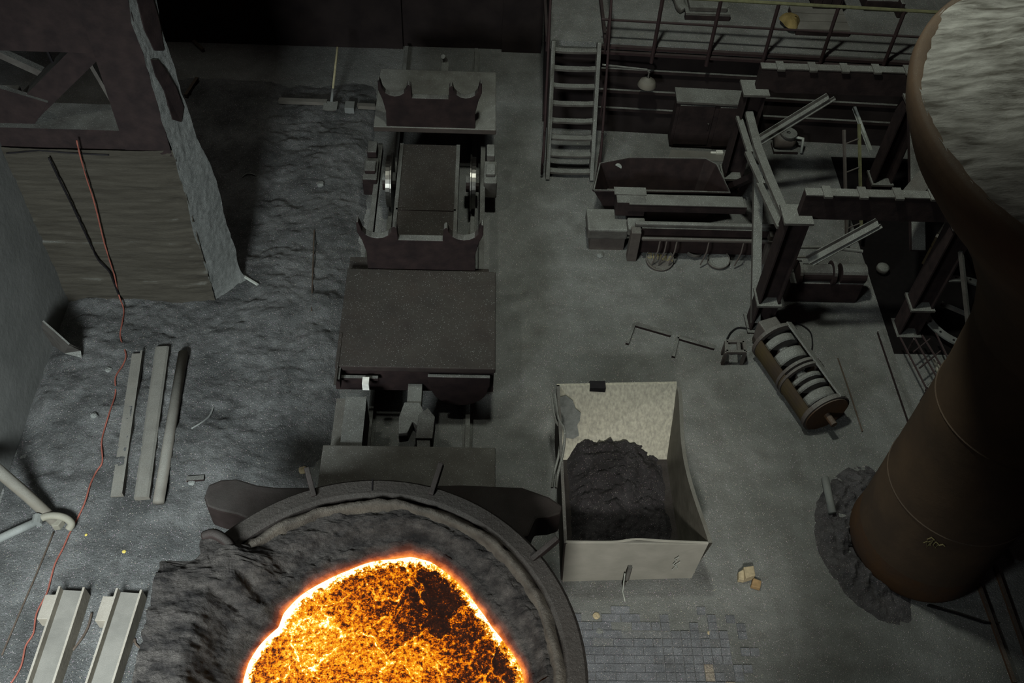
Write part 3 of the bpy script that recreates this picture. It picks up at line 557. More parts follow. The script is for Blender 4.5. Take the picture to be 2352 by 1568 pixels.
# outer reach measured from the bath centre
dx, dy = BC.x - LC.x, BC.y - LC.y
bb = dx * ct + dy * st; r_in = -bb + np.sqrt(bb * bb - (dx * dx + dy * dy) + (1.765 + 0.03 * fbm(T * 8, T * 0, 1.0, 3)) ** 2)
r_box = np.minimum((BC.x + 3.02) / np.maximum(-ct, 1e-3), np.where(st > 0, (4.50 + 0.24 * (1 - sst(143.5, 151, deg)) - BC.y) / np.maximum(st, 1e-3), 9.0))
r_box = r_box + 0.035 * fbm(T * 40, T * 0 + 2, 1.0, 3)
r_out = r_in * (1 - ov) + np.minimum(r_box, 3.2) * ov
RR = pool_r(T) * 0.985 + (r_out - pool_r(T) * 0.985) * S
X = BC.x + RR * ct; Y = BC.y + RR * st
nb = fbm(X * 0.8, Y * 1.6, 2.2, 6, 0.6)
rise = (0.16 * sst(0.0, 0.35, S) + 0.20 * sst(0.35, 0.8, S)) * (1 - ov) + ov * (0.20 * sst(0, 0.25, S) + 0.36 * sst(0.2, 0.55, S))
Z = BZ - 0.01 + rise + nb * 0.10 * sst(0.0, 0.25, S) + 0.05 * np.abs(fbm(X, Y * 2.5, 4.0, 4, 0.6)) * sst(0.05, 0.3, S)
Z = np.where((ov > 0.5) & (S > 0.965), Z - (S - 0.965) / 0.035 * 0.9, Z)
b = MB(); b.grid(X, Y, Z); o = b.build('slag_crust', M['crust'], smooth=True); o['kind'] = 'stuff'; tag(o, 'black frozen slag crust around the molten bath, spilling over the left rim', 'slag crust')
hd = RR - pool_r(T)
heat = np.clip(1 - hd / (0.10 + 0.05 * fbm(T * 6, T * 0 + 5, 1.0, 3)), 0, 1)
a = o.data.attributes.new('hotness', 'FLOAT', 'POINT'); a.data.foreach_set('value', heat.ravel().astype(np.float32))
# ------------------------------------------------------------------ slag bin
def slag_bin():
    x0, x1, y0, y1, H = 1.18, 2.93, 5.80, 8.22, 1.0
    t = thing('slag_bin', ((x0 + x1) / 2, 7.0, 0), 'open steel bin with bright worn inside wall and a bowed side, beside the ladle', 'bin')
    b = MB(); b.hexa([(x0 + .04, y0 - .03, 0), (x1 - .0, y0 + .04, 0), (x1 - .0, y0 + .07, 0), (x0 + .04, y0 + .02, 0)], [(x0, y0, H), (x1 + .03, y0 + .03, H - .04), (x1 + .03, y0 + .07, H - .04), (x0, y0 + .04, H)]); b.build('front_wall', M['tanplate'], t, bevel=0.006)
    # slightly sagging front lip
    b = MB(); P = [Vector((x0, y0 + .02, H + .006)), Vector((1.75, y0 + .02, H + .012)), Vector((2.05, y0 + .05, H + .03)), Vector((2.4, y0 + .05, H + .0)), Vector((x1 + .03, y0 + .05, H - .035))]
    b.tube(bezier(P, 5), 0.016, 6); b.build('front_lip', M['tanplate'], t)
    b = MB(); b.hexa([(x0 + .02, y1 - .62, .06), (x1 - .05, y1 - .58, .06), (x1 - .05, y1 - .54, .06), (x0 + .02, y1 - .58, .06)], [(x0 - .02, y1 - .02, H), (x1 - .09, y1 + .06, H), (x1 - .09, y1 + .10, H), (x0 - .02, y1 + .02, H)]); b.build('back_wall', M['bright'], t)
    b = MB(); b.box(1.62, 1.84, y1 - .045, y1 + .08, H - .10, H + .004); b.build('lifting_notch', M['black'], t)
    b = MB(); b.hexa([(x0 + .02, y0, 0), (x0 + .06, y0, 0), (x0 + .06, y1 - .25, 0), (x0 + .02, y1 - .25, 0)], [(x0 - .02, y0, H), (x0 + .02, y0, H), (x0 + .02, y1, H), (x0 - .02, y1, H)]); b.build('left_wall', M['bindark'], t)
    # crumpled outer skin on the left
    P = [(1275, 905), (1283, 960), (1297, 990), (1293, 1040), (1282, 1085), (1277, 1120)]
    for off in (0, 0.05):
        b = MB(); b.tube(bezier([W(px, py, 1.0 - off * 2) + Vector((-off, 0, 0)) for px, py in P], 5), 0.018, 6); b.build('torn_edge', M['dusted'], t)
    # bowed right wall
    ny, nz = 24, 8; V = np.linspace(0, 1, ny); Zz = np.linspace(0, 1, nz); vv, zz = np.meshgrid(V, Zz)
    yy = y0 + .04 + (y1 - y0 - .02) * vv
    topx = x1 + .03 - .12 * vv - .11 * np.sin(np.pi * np.clip(vv * 1.05, 0, 1)) ** 1.3
    botx = x1 - .12 - .04 * vv
    xx = botx + (topx - botx) * zz ** 0.8
    b = MB(); b.grid(xx, yy - .26 * vv * (1 - zz), zz * (H - .02)); b.grid(xx + .05, yy - .26 * vv * (1 - zz), zz * (H - .02)); b.grid(np.stack([xx[-1], xx[-1] + .05]), np.stack([yy[-1], yy[-1]]), np.stack([zz[-1] * (H - .02)] * 2)); b.build('right_wall', M['bindark2'], t, smooth=False)
    b = MB(); b.box(x0 + .06, x1 - .1, y0 + .05, y1 - .28, 0.02, 0.06); b.build('bin_floor', M['sootbeam'], t)  # near-black floor stands for the shade in the gaps beside the load
    p = W(1441, 1310, .5); b = MB(); b.tube([(2.05, y0 - .03, .45), (2.03, y0 - .10, .25), (2.02, y0 - .06, .02)], 0.03, 8); b.build('front_lug', M['dusted'], t)
    b = MB(); b.tube([(2.00, y0 - .05, .30), (2.00, y0 - .16, .01), (2.02, y0 - .3, .01)], 0.008, 6); b.build('tie_wire', M['pale'], t)
    # grey scale patch stuck to the back wall
    PT = [(1284, 912), (1300, 908), (1316, 920), (1322, 938), (1334, 948), (1332, 965), (1326, 976), (1330, 1000), (1316, 1008), (1300, 1005), (1292, 985), (1285, 945)]
    n = Vector((0, -.94, 0.60)).normalized(); c0 = Vector((x0, y1 - .022, H))
    def onwall(px, py, d):
        r_ = ray(px, py); k = (c0 + n * d - CP).dot(n) / r_.dot(n); return CP + r_ * k
    F_ = [onwall(px, py, .035) for px, py in PT]; Bk = [onwall(px, py, .0) for px, py in PT]; m_ = len(PT)
    b = MB(); b.add(F_ + Bk, [tuple(range(m_))] + [(i, i + m_, (i + 1) % m_ + m_, (i + 1) % m_) for i in range(m_)]); b.build('scale_patch', M['pierside'], t)
    b = MB()
    for st in (((1544, 1308), (1552, 1300), (1546, 1296), (1554, 1288), (1550, 1284), (1560, 1278)), ((1556, 1306), (1552, 1296), (1562, 1290))): b.tube([Wy(px, py, y0 + .012 - .02) for px, py in st], .006, 5)
    q_ = b.build('chalk_smudge', M['pale'], t); q_['kind'] = 'stuff'
    # load
    U_, V_ = np.meshgrid(np.linspace(0, 1, 80), np.linspace(0, 1, 110))
    xx = x0 + .05 + (x1 - x0 - .16) * U_; yy = y0 + .04 + (y1 - y0 - .50) * V_
    lump = fbm(xx, yy, 2.6, 5, .6); cell = np.abs(fbm(xx + 5, yy * 1.2, 5.0, 3, .5))
    zz = 0.20 + 0.16 * sst(.5, 1, V_) * (1 - sst(.45, .85, U_)) + 0.20 * lump + .10 * cell + .05 * fbm(xx, yy, 14, 3)
    edge = sst(0.05, .20, U_) * (1 - sst(.78, .98, U_)); zz = np.maximum(zz * (0.10 + .90 * edge), .03)
    b = MB(); b.grid(xx, yy, zz); o = b.build('slag_load', M['load'], smooth=True); o['kind'] = 'stuff'; tag(o, 'dark lumpy slag lying in the open steel bin', 'slag')
slag_bin()
# ------------------------------------------------------------------ vessel on pedestal
VA = Vector((6.06, 6.40, 0))
def vessel():
    t = thing('pedestal_vessel', (VA.x, VA.y, 0), 'towering rust-brown vessel flaring from a round pedestal, grey crust on top', 'vessel')
    b = MB(); b.lathe([(0.0, 0.0), (0.84, 0.0), (0.90, 0.06), (0.915, 0.14), (0.90, 0.30), (0.89, 0.5)], VA, 64); b.build('base_flange', M['rust'], t, smooth=True)
    b = MB(); b.lathe([(0.89, 0.45), (0.885, 2.0), (0.885, 3.5), (0.92, 4.2), (0.98, 4.55)], VA, 64); b.build('pedestal', M['rustdark'], t, smooth=True)
    b = MB(); b.lathe([(0.975, 4.5), (1.10, 4.92), (1.40, 5.45), (1.78, 5.95), (2.10, 6.28), (2.32, 6.55), (2.46, 6.82), (2.50, 6.98), (2.49, 7.06), (2.44, 7.10), (2.36, 7.06)], VA, 96); b.build('bowl', M['rustdark'], t, smooth=True)
    # crust on top with diagonal streaks
    T, S = np.meshgrid(np.linspace(0, 2 * np.pi, 241), np.linspace(0, 1, 90))
    R_ = 2.45 * S; X = VA.x + R_ * np.cos(T); Y = VA.y + R_ * np.sin(T); a_ = math.radians(28)
    u = X * math.cos(a_) + Y * math.sin(a_); v = -X * math.sin(a_) + Y * math.cos(a_)
    Z = 7.08 + 0.16 * (1 - S ** 2) + 0.05 * fbm(u * 0.6, v * 2.4, 2.4, 5, .6) + 0.10 * fbm(u, v, 0.9, 3) * sst(0, .4, 1 - S) + 0.0 * S
    b = MB(); b.grid(X, Y, Z); b.build('top_crust', M['topcrust'], t, smooth=True)
    for z in (1.6, 3.2):
        b = MB(); b.lathe([(0.885, z - .01), (0.897, z), (0.885, z + .01)], VA, 64); b.build('weld_seam', M['rustdark'], t)
vessel()
def scratch():   # pale scratched marks low on the pedestal
    def hit(px, py):
        d = ray(px, py); ox, oy = -VA.x, -VA.y; a = d.x ** 2 + d.y ** 2; bq = ox * d.x + oy * d.y; c = ox * ox + oy * oy - 0.905 ** 2
        k = (-bq - math.sqrt(max(bq * bq - a * c, 0))) / a; return CP + d * k
    root = bpy.data.objects['pedestal_vessel']
    b = MB()
    for st in (((2122, 1246), (2130, 1242), (2128, 1256), (2138, 1246)), ((2132, 1244), (2144, 1240), (2136, 1252)), ((2144, 1250), (2150, 1244), (2156, 1250), (2148, 1258), (2144, 1250)), ((2156, 1252), (2166, 1250), (2170, 1254)), ((2130, 1238), (2140, 1234), (2146, 1240))):
        b.tube([hit(*q) for q in st], .008, 5)
    o = b.build('scratch_marks', M['chalk'], root); o['kind'] = 'stuff'
scratch()
M['dusted2'] = dusty('brown_grey_steel', (0.055, 0.045, 0.040), (0.075, 0.064, 0.055), 0.8, 0, 0.5, sc=5)
M['ochresack'] = plain('ochre_sackcloth', (0.20, 0.15, 0.06), 0.9, sc=8, bump=.6)
M['ringmetal'] = dusty('grey_ring_plate', (0.16, 0.17, 0.16), (0.22, 0.23, 0.215), .35, .5, 0.2, sc=5, fleck=0)
M['mortar'] = ground('brick_bed_dust', (0.085, 0.088, 0.088), (0.135, 0.14, 0.14), (0.075, 0.075, 0.073), .01, .8)
M['brick0'] = ground('grey_paver', (0.085, 0.091, 0.098), (0.142, 0.15, 0.16), (0.082, 0.083, 0.085), .012, .7, 2.0)
M['brick1'] = ground('dark_paver', (0.078, 0.083, 0.088), (0.128, 0.135, 0.142), (0.075, 0.074, 0.074), .01, .7, 2.0)
M['brick2'] = ground('worn_pale_paver', (0.16, 0.15, 0.12), (0.24, 0.21, 0.16), (0.14, 0.11, 0.10), .02, .7, 6.0)
M['lsteel'] = dusty('dusty_brown_bar', (0.10, 0.092, 0.078), (0.14, 0.13, 0.11), .7, 0, .45, sc=4, bump=.15, fleck=.2)
M['lsteel2'] = dusty('brown_pipe', (0.105, 0.096, 0.078), (0.14, 0.128, 0.104), .7, 0, .4, sc=3, fleck=.1)
M['pale2'] = dusty('pale_grey_pipe', (0.13, 0.138, 0.13), (0.17, 0.178, 0.168), .6, 0, .4, sc=4, fleck=.1)
M['tan2'] = dusty('tan_hook_steel', (0.145, 0.137, 0.107), (0.19, 0.18, 0.142), .6, 0, .2, sc=4, fleck=.1)
M['rubdark'] = ground('dark_rubble', (0.035, 0.034, 0.036), (0.075, 0.072, 0.072), (0.04, 0.034, 0.034), .03, .5, 3.0)
M['fire2'] = plain('orange_firebrick', (0.30, 0.20, 0.10), .85, sc=20)
# ------------------------------------------------------------------ steel stand at the right
def stand():
    t = thing('steel_stand', (5.7, 11.7, 0), 'tall four-legged stand of dark steel beams near the platform', 'steel stand')
    C4 = {'fl': (4.54, 10.25), 'fr': (6.94, 10.22), 'bl': (4.42, 13.15), 'br': (7.02, 13.1)}
    for k, (x, y) in C4.items():
        b = MB(); b.hb((x, y, 0), (x, y, 2.40), 0.30, 0.32, 0.025, 0.02, (1, 0, 0)); co = b.build('column', M['dark'], t)
        b = MB(); b.box(x - .20, x + .20, y - .20, y + .20, 0, .03); b.build('foot_plate', M['dark'], co); b = MB(); b.box(x - .19, x + .19, y - .19, y + .19, 0.62, 0.66); b.build('stiffener', M['dusted'], co)
        b = MB(); b.box(x - .22, x + .20, y - .20, y + .20, 2.38, 2.42); b.build('cap_plate', M['dusted'], co)
    for nm, y, xa, xb in (('front_beam', 10.28, 4.55, 7.35), ('back_beam', 13.18, 4.42, 7.35)):
        b = MB(); b.box(xa, xb, y - .065, y + .065, 2.36, 2.80); bo = b.build(nm, M['dark'], t)
        for i in range(6):
            x = xa + .30 + i * .50 * (1.02 if y > 12 else 1.0); b = MB(); b.box(x - .06, x + .06, y - .12, y + .11, 2.80, 2.835); b.build('pad', M['dusted'], bo)
        b = MB(); b.box(xa, xb, y - .075, y + .075, 2.80, 2.82); b.build('top_flange', M['dusted'], bo)
    # side beams
    b = MB(); b.tube([(4.45, 13.1, 1.98), (4.47, 12.0, 1.98), (4.50, 11.2, 2.06), (4.52, 10.4, 2.16)], 0.01, 4)
    b = MB()
    P = [(4.40, 13.1, 1.97), (4.40, 12.2, 1.98), (4.44, 11.4, 2.04), (4.50, 10.35, 2.15)]
    for a_, c_ in zip(P, P[1:]): b.bar(a_, c_, 0.13, 0.06)
    b.build('side_rail', M['dusted'], t)
    b = MB()
    for a_, c_ in zip(P, P[1:]): b.bar(Vector(a_) + Vector((-.14, 0, -.10)), Vector(c_) + Vector((-.10, 0, -.10)), 0.10, 0.05)
    b.build('side_rail', M['dusted'], t)
    for x in (6.98, 7.16):
        b = MB(); b.bar((x, 13.0, 2.2), (x, 12.3, 2.2), 0.07, 0.08); b.bar((x, 12.3, 2.2), (x, 10.4, 2.2), 0.09, 0.08); b.build('side_rail', M['dusted'], t)
    # braces
    b = MB(); b.angle((4.62, 13.08, 1.40), (5.60, 13.08, 2.36), 0.10, 0.07, 0.015, (0, 0, 1)); b.angle((4.70, 13.02, 1.38), (5.70, 13.02, 2.36), 0.05, 0.05, 0.012); b.build('knee_brace', M['dusted'], t)
    b = MB(); b.angle((4.92, 10.22, 1.56), (5.70, 10.22, 2.36), 0.12, 0.07, 0.015); b.angle((4.98, 10.14, 1.54), (5.75, 10.14, 2.34), 0.05, 0.05, 0.012); b.build('knee_brace', M['dusted'], t)
    b = MB(); b.bar((4.42, 13.0, 0.45), (4.46, 12.0, 1.62), 0.12, 0.10); b.build('knee_brace', M['dark'], t)
    b = MB(); b.bar((4.45, 12.1, 1.72), (4.45, 10.15, 0.15), 0.14, 0.09); b.build('diagonal_brace', M['dusted'], t)
    b = MB(); b.bar((6.98, 12.9, 2.3), (6.98, 11.0, 1.0), 0.22, 0.10); b.build('diagonal_brace', M['dark'], t)
    b = MB(); b.bar(W(2196, 325, 2.3), W(2066, 482, 2.3), 0.26, 0.16); b.build('diagonal_brace', M['dusted2'], t)
    b = MB(); b.bar((7.05, 10.1, 1.9), (7.75, 9.3, 0.05), 0.05, 0.06); b.build('stay_pipe', M['dusted'], t)
stand()
# ------------------------------------------------------------------ cabinet by the platform wall
def cabinet():
    t = thing('steel_cabinet', (4.3, 14.7, 0), 'low dark steel cabinet with dusty top against the platform wall', 'cabinet')
    b = MB(); q = [(3.57, 14.55), (5.05, 14.49), (5.06, 14.80), (3.58, 14.86)]
    b.hexa([(x, y, .05) for x, y in q], [(x, y, 1.05) for x, y in q]); b.build('body', M['dark'], t, bevel=0.01)
    b = MB(); b.hexa([(3.54, 14.50, 1.05), (5.08, 14.44, 1.05), (5.09, 14.86, 1.05), (3.55, 14.92, 1.05)], [(3.54, 14.50, 1.09), (5.08, 14.44, 1.09), (5.09, 14.86, 1.09), (3.55, 14.92, 1.09)]); b.build('lid', M['dusted'], t)
    for x in (3.60, 4.32):
        b = MB(); b.box(x + .02, x + .66, 14.505 - (x - 3.6) * .04, 14.56 - (x - 3.6) * .04, .12, 1.0); d = b.build('door', M['dark'], t, bevel=0.01)
        b = MB(); b.box(x + .58, x + .61, 14.48 - (x - 3.6) * .04, 14.52 - (x - 3.6) * .04, .5, .62); b.build('handle', M['dark'], d)
    b = MB(); b.box(3.62, 5.0, 14.56, 14.78, 0, .05); b.build('plinth', M['dark'], t)
cabinet()
p = W(1652, 349, .03); b = MB(); b.box(p.x - .06, p.x + .07, p.y - .05, p.y + .04, 0, .05); b.box(p.x - .16, p.x - .06, p.y - .03, p.y + .02, 0, .03); tag(b.build('white_wrapper', M['white'], bevel=.01), 'small crumpled white wrapper lying in front of the steel cabinet', 'wrapper')
b = MB(); q = [W(1540, 345), W(1700, 352), W(1690, 372), W(1535, 366)]; b.hexa([(v.x, v.y, 0.002) for v in q], [(v.x, v.y, 0.012) for v in q]); tag(b.build('floor_board', M['tanfloor'] if 'tanfloor' in M else M['beamweb']), 'flat tan board on the floor in front of the steel cabinet', 'board')  # beige sheet laid in place of a lit strip of floor
# dome lamp on its conduit
def dome_lamp():
    p = Wy(1486, 195, 14.62); t = thing('dome_lamp', p, 'grey dome lamp on a bent conduit by the platform wall', 'lamp')
    b = MB(); b.lathe([(0.03, .16), (.06, .13), (.13, .09), (.17, .0), (.165, -.01), (.12, .07), (.03, .10)], p, 24); b.build('shade', M['lsteel2'], t, smooth=True)
    b = MB(); b.lathe([(0, -.03), (.05, -.02), (.06, .03), (.03, .09)], p, 12); b.build('bulb', M['pale'], t, smooth=True)
    q = p + Vector((0, 0, .15)); a_ = Wy(1480, 158, 14.64); c_ = Wy(1372, 157, 14.70)
    b = MB(); b.tube([q, Vector((q.x, q.y, a_.z - .06)), Vector((q.x - .05, q.y, a_.z)), Vector((q.x - .15, q.y + .01, a_.z)), Vector((2.15, 14.72, a_.z))], 0.018, 8); b.build('conduit', M['dusted'], t)
dome_lamp()
# ------------------------------------------------------------------ things on the platform
def crate(px, py, w_, d_, h_, mt, nm, label, lid=True, slats=3):
    p = W(px, py, PZ); t = thing(nm, (p.x, p.y, PZ), label, nm.split('_')[-1])
    x0, x1, y0, y1 = p.x - w_ / 2, p.x + w_ / 2, p.y - d_ / 2, p.y + d_ / 2
    for i in range(3):
        y = y0 + (d_ - .1) * i / 2; b = MB(); b.box(x0, x1, y, y + .10, PZ, PZ + .10); b.build('bearer', M['dark'], t)
    for i in range(slats):
        y = y0 + d_ * i / slats; b = MB(); b.box(x0, x1, y + .01, y + d_ / slats - .01, PZ + .10, PZ + .13); b.build('board', mt, t)
    if h_ > 0: b = MB(); b.box(x0 + .06, x1 - .06, y0 + .06, y1 - .06, PZ + .13, PZ + .13 + h_); b.build('load', M['dusted'] if mt is not M['wood'] else M['ochre'], t, bevel=.02)
    return t
crate(1618, 22, 0.80, 0.70, 0.10, M['dusted'], 'loaded_pallet', 'low dusty pallet on the platform behind the second railing post')
crate(1878, 55, 0.95, 0.75, 0.0, M['beamweb'], 'board_pallet', 'brown board pallet on the platform, its end draped with ochre sacking')
def sack():
    p = W(1815, 50, PZ + .13); b = MB(); T, S = np.meshgrid(np.linspace(0, 2 * np.pi, 25), np.linspace(0, 1, 10))
    b.grid(p.x + .17 * S * np.cos(T) * (1 + .2 * np.sin(3 * T)), p.y + .24 * S * np.sin(T), PZ + .13 + .12 * (1 - S ** 3) + .02 * fbm(T * 3, S * 5, 1.0, 3)); tag(b.build('ochre_sack', M['ochresack'], smooth=True), 'crumpled ochre sack on the board pallet', 'sack')
sack()
p = W(1885, 25, PZ); b = MB(); b.box(p.x - .22, p.x + .30, p.y - .15, p.y + .35, PZ + .14, PZ + .42); 
for i in range(3): b.box(p.x - .20 + i * .17, p.x - .08 + i * .17, p.y - .17, p.y - .15, PZ + .18, PZ + .38)
tag(b.build('dark_machine_box', M['dark'], bevel=.02), 'dark ribbed machine box standing on the board pallet', 'machine')
p = W(2022, 20, PZ); b = MB(); b.box(p.x - .34, p.x + .30, p.y - .1, p.y + .4, PZ, PZ + .22); b.box(p.x + .22, p.x + .30, p.y - .3, p.y - .1, PZ, PZ + .3); tag(b.build('dark_chest', M['dark'], bevel=.02), 'dark chest on the platform next to the brown vessel', 'chest')
p = W(1555, 15, PZ); b = MB(); b.tube(bezier([p + Vector((-.05, .3, .1)), p + Vector((0, .1, .14)), p + Vector((.04, -.12, .08)), p + Vector((.1, -.2, .05))], 5), [.10] * 16, 10); tag(b.build('dusty_bundle', M['dusted'], smooth=True), 'soft grey bundle beside the loaded pallet on the platform', 'bundle')
# ------------------------------------------------------------------ tipping tub behind the bench
def tub():
    t = thing('tipping_tub', (3.1, 12.8, 0), 'dark open tub with sloping ends, between stair foot and steel stand', 'tub')
    top = [(1.95, 12.42), (2.10, 13.10), (2.62, 13.27), (3.94, 13.30), (4.12, 13.15), (4.25, 12.45)]
    bot = [(2.35, 12.50), (2.42, 12.85), (2.7, 12.92), (3.75, 12.92), (3.85, 12.85), (3.90, 12.50)]
    zt, zb = 0.80, 0.06; n = 6
    b = MB()
    P = [(x, y, zt) for x, y in top] + [(x, y, zb) for x, y in bot]
    b.add(P, [(i, i + 1, i + 1 + n, i + n) for i in range(n - 1)] + [(n - 1, 0, n, 2 * n - 1), tuple(range(n, 2 * n))]); o = b.build('shell', M['cardark'], t)
    m = o.modifiers.new('plate', 'SOLIDIFY'); m.thickness = 0.02
    b = MB(); b.tube([(x, y, zt) for x, y in top] + [(top[0][0], top[0][1], zt)], 0.022, 6); b.build('rim_bar', M['dark'], t)
    b = MB(); b.bar((2.15, 12.87, 0.42), (4.0, 12.87, 0.43), 0.03, 0.03); b.build('inner_rib', M['dusted2'], t)
    p = Wy(1427, 382, 13.0); b = MB(); b.lathe([(0, .0), (.07, 0), (.07, -.02), (0, -.02)], (2.42, 13.16, .70), 16, 'y'); b.build('round_lug', M['pale'], t)
tub()
b = MB(); b.box(6.62, 10.4, 9.7, 14.4, 0.0, 0.012); struct(b.build('floor_pit', M['pitblack']), 'black oily floor area behind the steel stand')  # flat black slab in place of a dark void
def bench():
    t = thing('beam_bench', (3.6, 11.9, 0), 'long low bench of stacked dusty beams in front of the dark tub', 'bench')
    b = MB(); b.box(2.50, 4.45, 12.0, 12.22, .74, .90); b.build('rear_beam', M['dark'], t, bevel=.01)
    b = MB(); b.box(2.50, 4.40, 11.99, 12.24, .90, .915); b.build('dust_cap', M['dusted'], t)
    b = MB(); b.box(2.60, 5.05, 11.72, 11.80, .66, .74); b.build('pipe_rail', M['dusted'], t, bevel=.02)
    b = MB(); b.box(2.72, 5.05, 11.56, 11.62, .50, .56); b.build('pipe_rail', M['dusted2'], t, bevel=.02)
    b = MB(); b.box(2.72, 4.98, 11.70, 11.74, .10, .66); b.build('back_plate', M['cardark'], t)
    for px in (1502, 1517, 1540, 1612, 1690):
        x = W(px, 535, .4).x; b = MB(); b.tube([(x + .06, 11.58, .52), (x + .04, 11.5, .34), (x - .02, 11.46, .08)], .014, 6); b.build('hook_tine', M['dusted2'], t)
    b = MB(); b.box(2.30, 2.78, 12.02, 12.36, .62, .92); b.build('end_box', M['dark'], t, bevel=.01)
    b = MB(); b.box(2.27, 2.80, 12.20, 12.38, .92, .935); b.build('box_top', M['dusted'], t)
    b = MB(); b.box(1.85, 2.52, 11.78, 12.30, .30, .52); b.build('dust_shelf', M['dusted'], t, bevel=.03)
    b = MB(); b.box(2.50, 2.80, 11.72, 12.0, .45, .62); b.build('dust_block', M['dusted'], t, bevel=.03)
    b = MB(); b.box(1.92, 2.50, 11.84, 12.2, 0, .30); b.build('shelf_leg', M['dusted2'], t)
    for x in (2.62, 4.9): 
        b = MB(); b.box(x - .08, x + .08, 11.58, 11.74, 0, .66); b.build('leg', M['dusted2'], t, bevel=.01)
    b = MB(); b.box(2.55, 4.3, 12.26, 12.32, .78, .84); b.build('tie_bar', M['dusted2'], t)
bench()
# round discs (lids) on the floor before the bench
def disc(px, py, r, tilt, mt, label, text=None):
    p = W(px, py, .05); M4 = Matrix.Translation(p) @ Matrix.Rotation(tilt[0], 4, 'X') @ Matrix.Rotation(tilt[1], 4, 'Y')
    t = thing('drum_lid', (p.x, p.y, 0), label, 'lid', 'drum lids by the bench')
    b = MB(); b.lathe([(0, .012), (r * .55, .012), (r * .6, .02), (r * .92, .02), (r * .95, .035), (r, .035), (r, -.005), (0, -.005)], (0, 0, 0), 32); b.xf(M4); b.build('disc', mt, t, smooth=False)
    b = MB(); b.lathe([(r * .93, .03), (r * .97, .05), (r * 1.01, .03)], (0, 0, 0), 32); b.xf(M4); b.build('rolled_edge', M['dusted2'], t, smooth=True)
    if text:   # chalk scrawl on the lid
        cu = bpy.data.curves.new('scrawl', 'FONT'); cu.body = text; cu.size = .15; cu.align_x = 'CENTER'; cu.extrude = .0015
        ob = bpy.data.objects.new('chalk_scrawl_tmp', cu); COL.objects.link(ob); dg = bpy.context.evaluated_depsgraph_get(); me = bpy.data.meshes.new_from_object(ob.evaluated_get(dg)); bpy.data.objects.remove(ob)
        mo = bpy.data.objects.new('chalk_scrawl', me); COL.objects.link(mo); me.materials.clear(); me.materials.append(M['chalk']); me.transform(M4 @ Matrix.Translation((0, -.02, .024)) @ Matrix.Rotation(math.radians(-8), 4, 'Z')); me.transform(Matrix.Translation(-ORG[t.name])); mo.parent = t
disc(1515, 596, .235, (math.radians(12), 0), M['dusted2'], 'flat drum lid with faint chalk letters, leftmost of the lids before the bench', '\u0417\u0418\u041c\u0410')
disc(1592, 580, .15, (math.radians(-15), .15), M['dusted'], 'small drum lid lying between the two larger lids before the bench')
disc(1650, 598, .19, (math.radians(8), -.1), M['dusted'], 'dusty drum lid nearest the stand leg before the bench')
# ------------------------------------------------------------------ machinery inside the stand
def pump():
    p = W(1805, 318, .25); t = thing('small_pump', (p.x, p.y, 0), 'small round pump on the floor inside the steel stand', 'pump')
    b = MB(); b.lathe([(0, -.2), (.13, -.2), (.15, -.12), (.15, .1), (.10, .18), (0, .18)], (p.x, p.y, .2), 20, 'x'); b.build('casing', M['dusted2'], t, smooth=True)
    b = MB(); b.lathe([(.04, 0), (.16, 0), (.16, .03), (.04, .03)], (p.x + .02, p.y, .36), 18); b.build('flange', M['dusted'], t)
    b = MB(); b.box(p.x - .2, p.x + .25, p.y - .15, p.y + .15, 0, .06); b.build('base', M['dark'], t)
    b = MB(); b.tube([(p.x + .1, p.y, .3), (p.x + .3, p.y - .05, .3), (p.x + .32, p.y - .15, .05)], .03, 8); b.build('outlet', M['pale'], t, smooth=True)
pump()
def ladder_frame():
    A = [Wy(1955, 245, 12.6), Wy(2000, 400, 12.6)]
    t = thing('leaning_ladder', (6.4, 12.2, 0), 'thin steel ladder leaning inside the steel stand', 'ladder')
    L0, L1 = Vector((6.02, 13.0, 1.75)), Vector((6.28, 11.9, 0.25)); o_ = Vector((.26, .10, .05))
    b = MB(); b.bar(L0, L1, .035, .05); b.build('rail', M['dusted2'], t); b = MB(); b.bar(L0 + o_, L1 + o_, .035, .05); b.build('rail', M['olive'], t)
    for k in range(4):
        s = (k + .5) / 4; b = MB(); b.tube([L0.lerp(L1, s), (L0 + o_).lerp(L1 + o_, s)], .012, 6); b.build('rung', M['dusted2'], t)
ladder_frame()
b = MB(); b.angle(W(1960, 245, 1.9), W(1998, 345, 1.2), .07, .05, .01); tag(b.build('loose_angle_bar', M['pale']), 'pale loose angle bar propped beside the leaning ladder', 'angle bar')
def winch():
    t = thing('floor_winch', (5.6, 10.9, 0), 'dark winch with pipes under the front beam of the steel stand', 'winch')
    b = MB(); b.box(5.05, 6.25, 10.75, 11.15, 0, .45); b.build('bed', M['cardark'], t, bevel=.02)
    b = MB(); b.lathe([(0, -.3), (.2, -.3), (.2, -.25), (.14, -.24), (.14, .24), (.2, .25), (.2, .3), (0, .3)], (5.45, 10.9, .55), 24, 'x'); b.build('drum', M['cardark'], t)
    b = MB(); b.lathe([(0, -.2), (.16, -.2), (.16, .2), (0, .2)], (6.05, 10.9, .55), 20, 'x'); b.build('motor', M['cardark'], t)
    b = MB(); b.tube(bezier([(4.95, 11.2, .8), (5.6, 11.2, .82), (6.2, 11.15, .8)], 6), .03, 8); b.build('pipe', M['dusted'], t)
    b = MB(); b.tube(bezier([(4.95, 11.05, .95), (4.85, 11.0, .9), (4.95, 10.95, .85), (5.4, 10.95, .85)], 6), .02, 8); b.build('bent_pipe', M['dusted2'], t)
winch()
